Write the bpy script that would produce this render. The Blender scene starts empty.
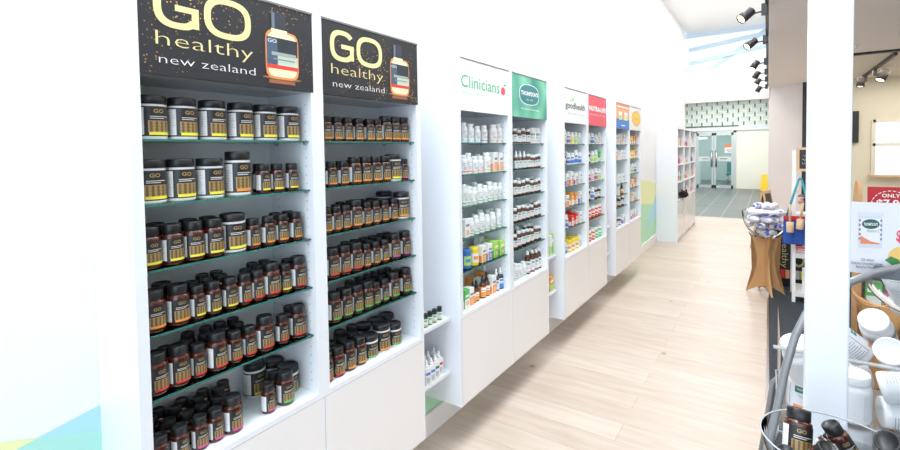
import bpy, bmesh, math, random
from mathutils import Vector, Matrix
random.seed(7)
PI = math.pi
sc = bpy.context.scene
COL = sc.collection

# ------------------------------------------------------------------ camera
cam_data = bpy.data.cameras.new('camera')
cam = bpy.data.objects.new('camera', cam_data); COL.objects.link(cam)
cam.matrix_world = Matrix((
    (0.828373, -0.007766, 0.560123, 0.0),
    (0.559990, 0.037333, -0.827658, 0.0),
    (-0.014484, 0.999273, 0.035274, 1.650),
    (0, 0, 0, 1)))
cam_data.sensor_width = 36.0
cam_data.lens = 470.0 / 900.0 * 36.0
cam_data.shift_x = 0.0
cam_data.shift_y = -(225.0 - 167.2) / 900.0
cam_data.clip_start = 0.02
sc.camera = cam

# ------------------------------------------------------------------ light, exposure
sc.view_settings.view_transform = 'Standard'
sc.view_settings.look = 'None'
sc.view_settings.gamma = 1.0
sc.view_settings.use_curve_mapping = False
sc.view_settings.exposure = 0.42
world = bpy.data.worlds.new('daylight'); sc.world = world
world.use_nodes = True
bg = world.node_tree.nodes['Background']
bg.inputs[0].default_value = (0.80, 0.90, 1.0, 1); bg.inputs[1].default_value = 1.05

def area(name, loc, size, power, color=(1, 1, 1), rot=(0, 0, 0)):
    l = bpy.data.lights.new(name, 'AREA'); l.shape = 'RECTANGLE'
    l.size, l.size_y = size; l.energy = power; l.color = color
    o = bpy.data.objects.new(name, l); COL.objects.link(o)
    o.location = loc; o.rotation_euler = rot
    return o
# rooflights in the high ceiling strip, the glazed shop front behind the camera, the dropped ceiling's downlights
area('rooflight', (-0.75, 2.2, 4.28), (1.1, 8.0), 180, (0.90, 0.96, 1.0))
area('rooflight', (-0.75, 9.3, 4.28), (1.1, 5.0), 78, (1.0, 0.97, 0.95))
area('shopfront_daylight', (0.9, -2.3, 1.9), (4.5, 2.8), 58, (0.72, 0.86, 1.0), (PI / 2, 0, 0))
area('ceiling_light', (2.6, 3.5, 2.9), (3.0, 5.0), 55, (1.0, 0.95, 0.88))
area('ceiling_light', (2.4, 10.3, 2.88), (2.6, 2.4), 55, (1.0, 0.93, 0.82))
area('corridor_light', (-1.4, 17.0, 3.42), (2.6, 7.0), 200, (1.0, 1.0, 0.97))
area('lobby_light', (-1.8, 24.0, 2.75), (3.4, 3.4), 60, (0.92, 1.0, 0.98))

# ------------------------------------------------------------------ materials
MC = {}
def mat(name, color=(0.8, 0.8, 0.8), rough=0.5, metal=0.0, coat=0.0, alpha=1.0, emit=None, es=1.0, spec=None):
    if name in MC: return MC[name]
    m = bpy.data.materials.new(name); m.use_nodes = True
    b = m.node_tree.nodes['Principled BSDF']
    b.inputs['Base Color'].default_value = (*color, 1)
    b.inputs['Roughness'].default_value = rough
    b.inputs['Metallic'].default_value = metal
    b.inputs['Coat Weight'].default_value = coat
    if spec is not None: b.inputs['Specular IOR Level'].default_value = spec
    if emit: b.inputs['Emission Color'].default_value = (*emit, 1); b.inputs['Emission Strength'].default_value = es
    m.diffuse_color = (*color, 1)
    MC[name] = m
    return m
def nodes(m): return m.node_tree.nodes, m.node_tree.links, m.node_tree.nodes['Principled BSDF']
def noisy(name, c1, c2, scale=8, rough=0.5, bump=0.0, stretch=(1, 1, 1), detail=4, coat=0.0):
    if name in MC: return MC[name]
    m = mat(name, c1, rough, coat=coat); n, l, b = nodes(m)
    tc = n.new('ShaderNodeTexCoord'); mp = n.new('ShaderNodeMapping'); mp.inputs['Scale'].default_value = stretch
    nz = n.new('ShaderNodeTexNoise'); nz.inputs['Scale'].default_value = scale; nz.inputs['Detail'].default_value = detail
    r = n.new('ShaderNodeValToRGB'); r.color_ramp.elements[0].position = .3; r.color_ramp.elements[1].position = .7
    r.color_ramp.elements[0].color = (*c1, 1); r.color_ramp.elements[1].color = (*c2, 1)
    l.new(tc.outputs['Object'], mp.inputs[0]); l.new(mp.outputs[0], nz.inputs['Vector']); l.new(nz.outputs[0], r.inputs[0]); l.new(r.outputs[0], b.inputs['Base Color'])
    if bump:
        bp = n.new('ShaderNodeBump'); bp.inputs['Strength'].default_value = bump; bp.inputs['Distance'].default_value = .005
        l.new(nz.outputs[0], bp.inputs['Height']); l.new(bp.outputs[0], b.inputs['Normal'])
    return m
def clear(name, tint, gloss=0.12, rough=0.03):
    """thin clear sheet: mostly see-through, with a fresnel reflection"""
    if name in MC: return MC[name]
    m = bpy.data.materials.new(name); m.use_nodes = True; n, l = m.node_tree.nodes, m.node_tree.links
    n.clear(); out = n.new('ShaderNodeOutputMaterial'); mx = n.new('ShaderNodeMixShader')
    tr = n.new('ShaderNodeBsdfTransparent'); tr.inputs[0].default_value = (*tint, 1)
    gl = n.new('ShaderNodeBsdfGlossy'); gl.inputs['Roughness'].default_value = rough
    lw = n.new('ShaderNodeLayerWeight'); lw.inputs[0].default_value = gloss
    l.new(lw.outputs['Fresnel'], mx.inputs[0]); l.new(tr.outputs[0], mx.inputs[1]); l.new(gl.outputs[0], mx.inputs[2]); l.new(mx.outputs[0], out.inputs[0])
    MC[name] = m; return m

wallpaint = noisy('wall_paint', (.83, .85, .88), (.86, .87, .9), 3, .55)
ceilpaint = mat('ceiling_paint', (.8, .8, .78), .8)
greyceil = mat('grey_ceiling_paint', (.90, .84, .82), .8)
creamceil = mat('cream_ceiling_paint', (.72, .69, .6), .8)
creamwall = mat('cream_wall_paint', (.70, .66, .54), .7)
laminate = mat('white_laminate', (.80, .83, .88), .3, coat=.25)
laminate_door = mat('white_door_laminate', (.82, .80, .80), .25, coat=.3)
groove = mat('shadow_gap', (.45, .45, .47), .8)
white_trim = mat('white_trim', (.86, .86, .85), .4)
greenp = mat('mural_green', (.46, .80, .56), .5); yellowp = mat('mural_yellow', (.82, .86, .45), .5); bluep = mat('mural_blue', (.42, .73, .86), .5); tealp = mat('mural_teal', (.40, .76, .68), .5)
steel = mat('brushed_steel', (.5, .5, .5), .3, 1.0)
greytube = mat('grey_tube', (.30, .31, .33), .32, .3)
black = mat('black_metal', (.02, .02, .022), .4)
capblack = mat('black_cap_plastic', (.012, .012, .014), .38)
amber = mat('amber_glass', (.075, .012, .005), .12, coat=.6)
amber2 = mat('brown_glass', (.085, .024, .012), .15, coat=.5)
whiteplastic = mat('white_plastic', (.82, .82, .84), .35)
capwhite = mat('white_cap_plastic', (.86, .86, .87), .4)
paper = mat('white_paper', (.8, .8, .8), .6)
lblack = mat('label_black', (.015, .015, .017), .35)
gold = mat('label_gold', (.40, .27, .11), .4, .2)
goldd = mat('label_dark_gold', (.15, .09, .035), .4)
ink = mat('ink_grey', (.25, .26, .28), .7)
glass_shelf = clear('shelf_glass', (.86, .95, .93), .18)
glass_edge = mat('glass_edge_green', (.03, .17, .14), .15)
acrylic = clear('clear_acrylic', (.97, .98, .985), .10)
pane = clear('window_pane', (.93, .98, .97), .1)
PAL = {'y': (.85, .78, .06), 'o': (.85, .30, .05), 'r': (.75, .05, .04), 'm': (.72, .06, .28), 'g': (.10, .50, .12), 'p': (.35, .10, .42), 'c': (.35, .72, .86), 'b': (.08, .22, .62), 'v': (.30, .12, .48), 'w': (.78, .78, .78), 'k': (.03, .03, .03), 'G': (.45, .72, .12), 'O': (.88, .42, .22), 't': (.02, .20, .17)}
def pal(k): return mat('print_' + {'y': 'yellow', 'o': 'orange', 'r': 'red', 'm': 'magenta', 'g': 'green', 'p': 'plum', 'c': 'cyan', 'b': 'blue', 'v': 'violet', 'w': 'white', 'k': 'black', 'G': 'lime', 'O': 'peach', 't': 'teal'}[k], PAL[k], .4)

# floor boards across the shop, grey tiles, carpet
def boards():
    m = mat('oak_floor_boards', (.6, .5, .4), .38); n, l, b = nodes(m)
    tc = n.new('ShaderNodeTexCoord'); br = n.new('ShaderNodeTexBrick')
    br.offset = .37; br.inputs['Scale'].default_value = 1; br.inputs['Brick Width'].default_value = 1.9; br.inputs['Row Height'].default_value = .19
    br.inputs['Mortar Size'].default_value = .0016; br.inputs['Mortar'].default_value = (.40, .31, .24, 1)
    br.inputs['Color1'].default_value = (.53, .435, .365, 1); br.inputs['Color2'].default_value = (.60, .51, .44, 1)
    mp = n.new('ShaderNodeMapping'); mp.inputs['Scale'].default_value = (1.3, 9, 1)
    nz = n.new('ShaderNodeTexNoise'); nz.inputs['Scale'].default_value = 2.2; nz.inputs['Detail'].default_value = 7
    mx = n.new('ShaderNodeMix'); mx.data_type = 'RGBA'; mx.blend_type = 'MULTIPLY'; mx.inputs[0].default_value = .45
    r = n.new('ShaderNodeValToRGB'); r.color_ramp.elements[0].position = .3; r.color_ramp.elements[0].color = (.72, .66, .6, 1); r.color_ramp.elements[1].position = .62; r.color_ramp.elements[1].color = (1, 1, 1, 1)
    # knots
    vo = n.new('ShaderNodeTexVoronoi'); vo.inputs['Scale'].default_value = 2.3
    r2 = n.new('ShaderNodeValToRGB'); r2.color_ramp.elements[0].position = .03; r2.color_ramp.elements[0].color = (.45, .4, .36, 1); r2.color_ramp.elements[1].position = .07; r2.color_ramp.elements[1].color = (1, 1, 1, 1)
    mx2 = n.new('ShaderNodeMix'); mx2.data_type = 'RGBA'; mx2.blend_type = 'MULTIPLY'; mx2.inputs[0].default_value = .8
    l.new(tc.outputs['Object'], br.inputs['Vector']); l.new(tc.outputs['Object'], mp.inputs[0]); l.new(mp.outputs[0], nz.inputs['Vector']); l.new(tc.outputs['Object'], vo.inputs['Vector'])
    l.new(nz.outputs[0], r.inputs[0]); l.new(br.outputs['Color'], mx.inputs[6]); l.new(r.outputs[0], mx.inputs[7])
    l.new(vo.outputs['Distance'], r2.inputs[0]); l.new(mx.outputs[2], mx2.inputs[6]); l.new(r2.outputs[0], mx2.inputs[7]); l.new(mx2.outputs[2], b.inputs['Base Color'])
    return m
def tiles():
    m = mat('grey_floor_tiles', (.2, .22, .22), .35); n, l, b = nodes(m)
    tc = n.new('ShaderNodeTexCoord'); br = n.new('ShaderNodeTexBrick'); br.offset = 0
    br.inputs['Scale'].default_value = 1; br.inputs['Brick Width'].default_value = .45; br.inputs['Row Height'].default_value = .9; br.inputs['Mortar Size'].default_value = .008
    br.inputs['Mortar'].default_value = (.32, .34, .34, 1); br.inputs['Color1'].default_value = (.085, .10, .10, 1); br.inputs['Color2'].default_value = (.11, .125, .125, 1)
    l.new(tc.outputs['Object'], br.inputs['Vector']); l.new(br.outputs['Color'], b.inputs['Base Color']); return m
carpet_m = noisy('charcoal_carpet', (.012, .015, .020), (.055, .062, .075), 90, .95, .8)
plywood = noisy('plywood', (.50, .27, .11), (.60, .34, .15), 4, .4, stretch=(1, 1, .2))
pine = noisy('pine', (.62, .40, .22), (.72, .5, .3), 5, .45, stretch=(1, 1, .2))

# ------------------------------------------------------------------ mesh helpers
class MB:
    """collects shapes in one bmesh with several material slots"""
    def __init__(s): s.bm = bmesh.new(); s.mats = []
    def mi(s, m):
        if m not in s.mats: s.mats.append(m)
        return s.mats.index(m)
    def face(s, pts, m, smooth=False):
        f = s.bm.faces.new([s.bm.verts.new(p) for p in pts]); f.material_index = s.mi(m); f.smooth = smooth; return f
    def box(s, x0, x1, y0, y1, z0, z1, m, mx=None):
        P = [(x0, y0, z0), (x1, y0, z0), (x1, y1, z0), (x0, y1, z0), (x0, y0, z1), (x1, y0, z1), (x1, y1, z1), (x0, y1, z1)]
        if mx is not None: P = [mx @ Vector(p) for p in P]
        v = [s.bm.verts.new(p) for p in P]; i = s.mi(m)
        for q in ((0, 3, 2, 1), (4, 5, 6, 7), (0, 1, 5, 4), (1, 2, 6, 5), (2, 3, 7, 6), (3, 0, 4, 7)):
            s.bm.faces.new([v[k] for k in q]).material_index = i
        return s
    def rbox(s, x0, x1, y0, y1, z0, z1, m, bev=.003, seg=2, mx=None):
        t = bmesh.new(); bmesh.ops.create_cube(t, size=1)
        for v in t.verts: v.co = Vector(((x0 + x1) / 2 + v.co.x * (x1 - x0), (y0 + y1) / 2 + v.co.y * (y1 - y0), (z0 + z1) / 2 + v.co.z * (z1 - z0)))
        bmesh.ops.bevel(t, geom=t.edges[:], offset=bev, segments=seg, affect='EDGES', profile=.5)
        return s.add(t, m, mx)
    def add(s, t, m, mx=None, smooth=False):
        i = s.mi(m); vm = {}
        for v in t.verts: vm[v] = s.bm.verts.new(mx @ v.co if mx is not None else v.co)
        for f in t.faces:
            g = s.bm.faces.new([vm[v] for v in f.verts]); g.material_index = i; g.smooth = smooth or f.smooth
        t.free(); return s
    def lathe(s, prof, m, seg=20, mx=None, cap0=True, cap1=True, wob=None):
        i = s.mi(m); rings = []
        for r, z in prof:
            ring = []
            for k in range(seg):
                a = 2 * PI * k / seg; rr = r * (wob(k) if wob else 1)
                p = Vector((rr * math.cos(a), rr * math.sin(a), z)); ring.append(s.bm.verts.new(mx @ p if mx is not None else p))
            rings.append(ring)
        for a, b in zip(rings, rings[1:]):
            for k in range(seg):
                f = s.bm.faces.new([a[k], a[(k + 1) % seg], b[(k + 1) % seg], b[k]]); f.material_index = i; f.smooth = True
        if cap0: f = s.bm.faces.new(rings[0][::-1]); f.material_index = i
        if cap1: f = s.bm.faces.new(rings[-1]); f.material_index = i
        return s
    def patch(s, r, p0, p1, z0, z1, m, seg=None):
        seg = seg or max(1, int(math.ceil(abs(p1 - p0) / .13))); i = s.mi(m); prev = None
        for k in range(seg + 1):
            a = p0 + (p1 - p0) * k / seg
            c = [s.bm.verts.new((r * math.cos(a), r * math.sin(a), z)) for z in (z0, z1)]
            if prev: f = s.bm.faces.new([prev[0], c[0], c[1], prev[1]]); f.material_index = i; f.smooth = True
            prev = c
        return s
    def tube(s, pts, r, m, seg=10, closed=False):
        pts = [Vector(p) for p in pts]; i = s.mi(m); rings = []; n = len(pts)
        up = None
        for k, p in enumerate(pts):
            if closed: d = pts[(k + 1) % n] - pts[k - 1]
            else: d = (pts[min(k + 1, n - 1)] - pts[max(k - 1, 0)])
            d.normalize()
            if up is None: up = Vector((0, 0, 1)) if abs(d.z) < .9 else Vector((1, 0, 0))
            u = d.cross(up).normalized(); w = u.cross(d).normalized(); up = w
            rr = r[k] if isinstance(r, (list, tuple)) else r
            rings.append([s.bm.verts.new(p + rr * (math.cos(2 * PI * j / seg) * u + math.sin(2 * PI * j / seg) * w)) for j in range(seg)])
        prs = list(zip(rings, rings[1:])) + ([(rings[-1], rings[0])] if closed else [])
        for a, b in prs:
            for j in range(seg):
                f = s.bm.faces.new([a[j], a[(j + 1) % seg], b[(j + 1) % seg], b[j]]); f.material_index = i; f.smooth = True
        if not closed:
            for q in (rings[0][::-1], rings[-1]): s.bm.faces.new(q).material_index = i
        return s
    def mesh(s, name):
        me = bpy.data.meshes.new(name)
        bmesh.ops.recalc_face_normals(s.bm, faces=[f for f in s.bm.faces]) if getattr(s, 'recalc', True) else None
        s.bm.to_mesh(me); s.bm.free()
        for m in s.mats: me.materials.append(m)
        return me
    def build(s, name, parent=None, loc=None):
        return link(name, s.mesh(name), parent, loc)
def link(name, me, parent=None, loc=None, rz=0):
    o = bpy.data.objects.new(name, me); COL.objects.link(o)
    if parent: o.parent = parent
    if loc is not None: o.location = loc
    if rz: o.rotation_euler = (0, 0, rz)
    return o
def tag(o, label, cat, group=None):
    o['label'] = label; o['category'] = cat
    if group: o['group'] = group
    return o
def thing(name, label, cat, loc=(0, 0, 0), rz=0, group=None):
    return tag(link(name, None, None, loc, rz), label, cat, group)
def struct(name, mb):
    o = mb.build(name); o['kind'] = 'structure'; return o
def copy_tree(o, parent=None):
    c = o.copy(); COL.objects.link(c); c.parent = parent
    for ch in list(o.children): copy_tree(ch, c)
    return c

_fc = {}
def glyphs(text, bold=0):
    """flat lettering as (verts, faces), normalised to a unit box: width 0..1, baseline 0, capital height 1"""
    key = (text, bold)
    if key in _fc: return _fc[key]
    cu = bpy.data.curves.new('lettering', 'FONT'); cu.body = text; cu.size = 1; cu.offset = bold; cu.resolution_u = 2
    ob = bpy.data.objects.new('lettering', cu); COL.objects.link(ob)
    bpy.context.view_layer.update()
    me = bpy.data.meshes.new_from_object(ob.evaluated_get(bpy.context.evaluated_depsgraph_get()))
    vs = [(v.co.x, v.co.y) for v in me.vertices]; fs = [tuple(p.vertices) for p in me.polygons]
    bpy.data.objects.remove(ob); bpy.data.curves.remove(cu); bpy.data.meshes.remove(me)
    x0 = min(v[0] for v in vs); x1 = max(v[0] for v in vs)
    vs = [((x - x0) / (x1 - x0), y / .70) for x, y in vs]
    _fc[key] = (vs, fs); return _fc[key]
def write(mb, text, fn, m, bold=0):
    """fn maps (0..1 along, 0..1 cap height) to a point"""
    vs, fs = glyphs(text, bold); i = mb.mi(m)
    v = [mb.bm.verts.new(fn(x, y)) for x, y in vs]
    for f in fs:
        try: mb.bm.faces.new([v[j] for j in f]).material_index = i
        except ValueError: pass

# ------------------------------------------------------------------ structure
WX, FX = -1.63, -1.37                # wall plane, cabinet front plane
ZC, ZB = 4.35, 2.93                  # high strip ceiling, dropped ceiling
def quadx(mb, x, pts, m): mb.face([(x, y, z) for y, z in pts], m)
b = MB()
b.box(-1.8, 0.02, -2.6, 12.58, -.1, 0, boards()); b.box(0.0, 6, 8.4, 12.6, -.1, -.0005, boards())
f_ = struct('floor', b)
b = MB(); b.box(0.02, 6, -2.6, 8.4, -.1, .004, carpet_m); b.box(.005, .02, -2.6, 8.4, -.02, .006, steel); struct('floor_carpet', b)
b = MB(); b.box(-4.5, 3, 12.58, 27, -.1, .0, tiles()); struct('floor_corridor', b)
b = MB()
b.box(-1.85, WX, -2.6, 12.16, -.05, ZC, wallpaint)
e = WX + .0015
quadx(b, e, [(.401, .89), (.60, .818), (.60, .0), (-.6, .0), (-.6, .727)], tealp)
quadx(b, e, [(.401, .89), (.60, .923), (.60, .818)], bluep)
quadx(b, e, [(.401, .89), (-.6, .727), (-.6, 1.25)], yellowp)
quadx(b, e, [(1.4, .0), (2.9, .0), (2.9, .30), (1.9, .26), (1.4, .5)], greenp)
quadx(b, e, [(6.4, .0), (8.98, .0), (8.98, .64), (7.4, .80), (6.4, .9)], greenp)
quadx(b, e, [(6.4, .9), (7.4, .80), (8.98, .64), (8.98, .985), (8.4, 1.09), (7.7, 1.15), (6.4, 1.2)], yellowp)
quadx(b, e + .0005, [(8.0, .34), (8.98, .45), (8.98, .88)], bluep)
struct('wall_left', b)
b = MB(); b.box(WX, WX + .016, -2.6, 8.88, 0, .13, white_trim); b.box(WX, WX + .016, 11.28, 12.1, 0, .13, white_trim); struct('baseboard_left', b)
b = MB(); b.box(WX, 0, -2.6, -.9, ZC, ZC + .1, ceilpaint); b.box(WX, 0, -.9, 12.6, ZC, ZC + .1, ceilpaint); struct('ceiling', b)
b = MB(); b.box(0, 6, -2.6, 8.68, ZB, ZB + .1, greyceil); b.box(0, .12, -2.6, 12.05, ZB + .1, ZC, ceilpaint); b.box(0, .7, 8.68, 12.6, ZB, ZB + .1, greyceil); struct('ceiling_dropped', b)
b = MB(); b.box(.7, 6, 8.74, 12.1, ZB, ZB + .1, creamceil); struct('ceiling_cafe', b)
b = MB(); b.box(.7, 6, 8.66, 8.74, ZB - .03, ZB + .05, black); struct('trim_1', b)
# end wall piece, slightly turned, and the cafe wall
b = MB()
v = [(0.02, 13.0), (.57, 12.05), (.72, 12.14), (.17, 13.1)]
v = [(0.01, 12.62), (.58, 12.02), (.68, 12.12), (.11, 12.74)]
i = b.mi(mat('end_wall_paint', (.74, .68, .66), .6))
lo = [b.bm.verts.new((x, y, 0)) for x, y in v]; hi = [b.bm.verts.new((x, y, ZB + .03)) for x, y in v]
for k in range(4): b.bm.faces.new([lo[k], lo[(k + 1) % 4], hi[(k + 1) % 4], hi[k]])
struct('wall_end', b)
b = MB(); b.box(.575, .65, 11.96, 12.02, 0, 2.98, black); struct('trim_2', b)
b = MB()
for (x0, x1, z0, z1) in ((.6, 1.66, 0, ZB), (1.66, 3.3, 0, 1.03), (1.66, 3.3, 2.12, ZB), (3.3, 6, 0, ZB)): b.box(x0, x1, 12.02, 12.14, z0, z1, creamwall)
struct('wall_back', b)
b = MB(); b.box(6, 6.1, -2.6, 12.1, 0, ZB, creamwall); struct('wall_right', b)
b = MB(); fr = mat('cream_window_frame', (.72, .68, .58), .5)
for (x0, x1, z0, z1) in ((1.66, 3.3, 2.07, 2.12), (1.66, 3.3, 1.62, 1.67), (1.64, 1.7, 1.07, 2.12), (3.25, 3.3, 1.07, 2.12)): b.box(x0, x1, 11.99, 12.08, z0, z1, fr)
b.box(1.6, 3.4, 11.9, 12.06, 1.03, 1.07, pine)
w1 = struct('window_1', b)
b = MB(); b.face([(1.7, 12.05, 1.07), (3.25, 12.05, 1.07), (3.25, 12.05, 2.07), (1.7, 12.05, 2.07)], pane); p = b.build('window_pane', w1)
# header over the shop's far opening, wall above, high window
b = MB()
hw = mat('header_paint', (.80, .78, .78), .6)
b.box(WX - .2, 0.02, 12.58, 12.72, 2.70, 2.95, hw); struct('trim_3', b)
b = MB(); b.box(WX - .2, 0.1, 12.62, 12.74, 2.95, 3.45, wallpaint); b.box(WX - .6, WX, 12.16, 12.3, 0, ZC, wallpaint); struct('wall_far', b)
b = MB(); beam = mat('pale_blue_beam', (.62, .72, .84), .5)
b.box(WX - .2, .1, 12.64, 12.70, 4.26, 4.36, beam); b.box(WX - .2, .1, 12.64, 12.70, 3.45, 3.49, beam)
def slope_beam(mb, p0, p1, w, m):
    p0, p1 = Vector(p0), Vector(p1); d = (p1 - p0); L = d.length; d.normalize(); a = math.atan2(d.z, d.x)
    mx = Matrix.Translation(p0) @ Matrix.Rotation(-a, 4, 'Y'); mb.box(0, L, -.03, .03, -w / 2, w / 2, m, mx)
slope_beam(b, (-1.6, 12.72, 3.98), (.05, 12.72, 4.18), .09, beam)
slope_beam(b, (-1.6, 12.72, 3.66), (.05, 12.72, 3.90), .08, beam)
slope_beam(b, (-1.15, 12.76, 3.47), (.0, 12.76, 4.28), .09, beam)
w2 = struct('window_2', b)
b = MB(); b.face([(WX, 12.68, 3.47), (.05, 12.68, 3.47), (.05, 12.68, 4.28), (WX, 12.68, 4.28)], pane); b.build('window_pane', w2)
# corridor beyond
b = MB(); cw = mat('corridor_wall_paint', (.80, .80, .74), .7)
b.box(-4.6, -4.5, 12.6, 21.6, 0, 3.46, cw); b.box(.3, .4, 12.75, 27, 0, 3.46, cw); struct('wall_corridor', b)
b = MB(); b.box(-4.6, .4, 12.75, 21.6, 3.46, 3.48, ceilpaint); b.box(-4.6, .4, 21.6, 27, 2.85, 2.95, ceilpaint); struct('ceiling_corridor', b)
b = MB(); yw = mat('pale_yellow_wall', (.86, .86, .78), .5)
b.box(-1.03, .4, 21.5, 21.6, 0, 2.34, yw); b.box(-4.5, -3.9, 21.5, 21.6, 0, 2.34, yw); struct('wall_entrance', b)
b = MB(); b.box(-4.5, .4, 21.42, 21.6, 2.28, 2.40, mat('entrance_header', (.74, .76, .82), .5)); struct('trim_4', b)
def screen_mat():
    m = mat('patterned_screen_glass', (.7, .8, .76), .3); n, l, bb = nodes(m)
    tc = n.new('ShaderNodeTexCoord'); sx = n.new('ShaderNodeSeparateXYZ'); cb = n.new('ShaderNodeCombineXYZ'); br = n.new('ShaderNodeTexBrick')
    l.new(tc.outputs['Object'], sx.inputs[0]); l.new(sx.outputs['X'], cb.inputs['X']); l.new(sx.outputs['Z'], cb.inputs['Y']); l.new(cb.outputs[0], br.inputs['Vector'])
    br.offset = .5; br.inputs['Scale'].default_value = 1; br.inputs['Brick Width'].default_value = .36; br.inputs['Row Height'].default_value = .19; br.inputs['Mortar Size'].default_value = .014
    br.inputs['Color1'].default_value = (.62, .70, .66, 1); br.inputs['Color2'].default_value = (.74, .80, .76, 1); br.inputs['Mortar'].default_value = (.85, .9, .88, 1)
    l.new(br.outputs['Color'], bb.inputs['Base Color']); return m
b = MB(); b.box(-4.5, .4, 21.5, 21.54, 2.40, 3.46, screen_mat())
sd = mat('screen_dash', (.07, .09, .09), .5)
for r in range(6):
    for c in range(16):
        x = -4.4 + c * .36 + (.18 if r % 2 else 0); z = 2.47 + r * .165
        b.box(x, x + .035, 21.485, 21.5, z, z + .15, sd)
b.box(-2.8, -.95, 21.47, 21.5, 2.44, 2.48, sd)
struct('window_3', b)
alu = mat('aluminium_frame', (.55, .60, .60), .35, .5)
for n_, (x0, x1) in enumerate(((-2.46, -1.90), (-1.86, -1.07))):
    pass
b = MB()
for x0, x1 in ((-3.9, -3.82), (-2.47, -2.40), (-1.12, -1.03)): b.box(x0, x1, 21.46, 21.56, 0, 2.28, alu)
b.box(-3.9, -1.03, 21.46, 21.56, 2.2, 2.28, alu); struct('trim_5', b)
for n_, (x0, x1, hx) in enumerate(((-2.40, -1.80, -1.86), (-1.78, -1.12, -1.70)), 1):
    b = MB(); b.box(x0, x0 + .07, 21.47, 21.53, 0.01, 2.2, alu); b.box(x1 - .07, x1, 21.47, 21.53, 0.01, 2.2, alu); b.box(x0, x1, 21.47, 21.53, .01, .12, alu); b.box(x0, x1, 21.47, 21.53, 2.1, 2.2, alu)
    d = struct('door_%d' % n_, b)
    b = MB(); b.box(x0 + .07, x1 - .07, 21.495, 21.505, .12, 2.1, pane); b.build('door_pane', d)
    b = MB(); b.box(x0 + .07, x1 - .07, 21.488, 21.494, 1.08, 1.26, mat('frosted_band', (.65, .72, .71), .7)); b.box(x0 + .2, x1 - .2, 21.484, 21.487, 1.15, 1.19, ink); b.build('frosted_band', d)
    b = MB(); b.tube([(hx, 21.40, .85), (hx, 21.40, 1.5)], .035, steel); b.tube([(hx, 21.40, .92), (hx, 21.47, .92)], .02, steel, 6); b.tube([(hx, 21.40, 1.42), (hx, 21.47, 1.42)], .02, steel, 6); b.build('door_handle', d)
b = MB(); b.box(-4.6, .4, 26.6, 26.7, 0, 2.9, mat('lobby_wall_paint', (.52, .60, .59), .7)); struct('wall_lobby', b)
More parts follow.
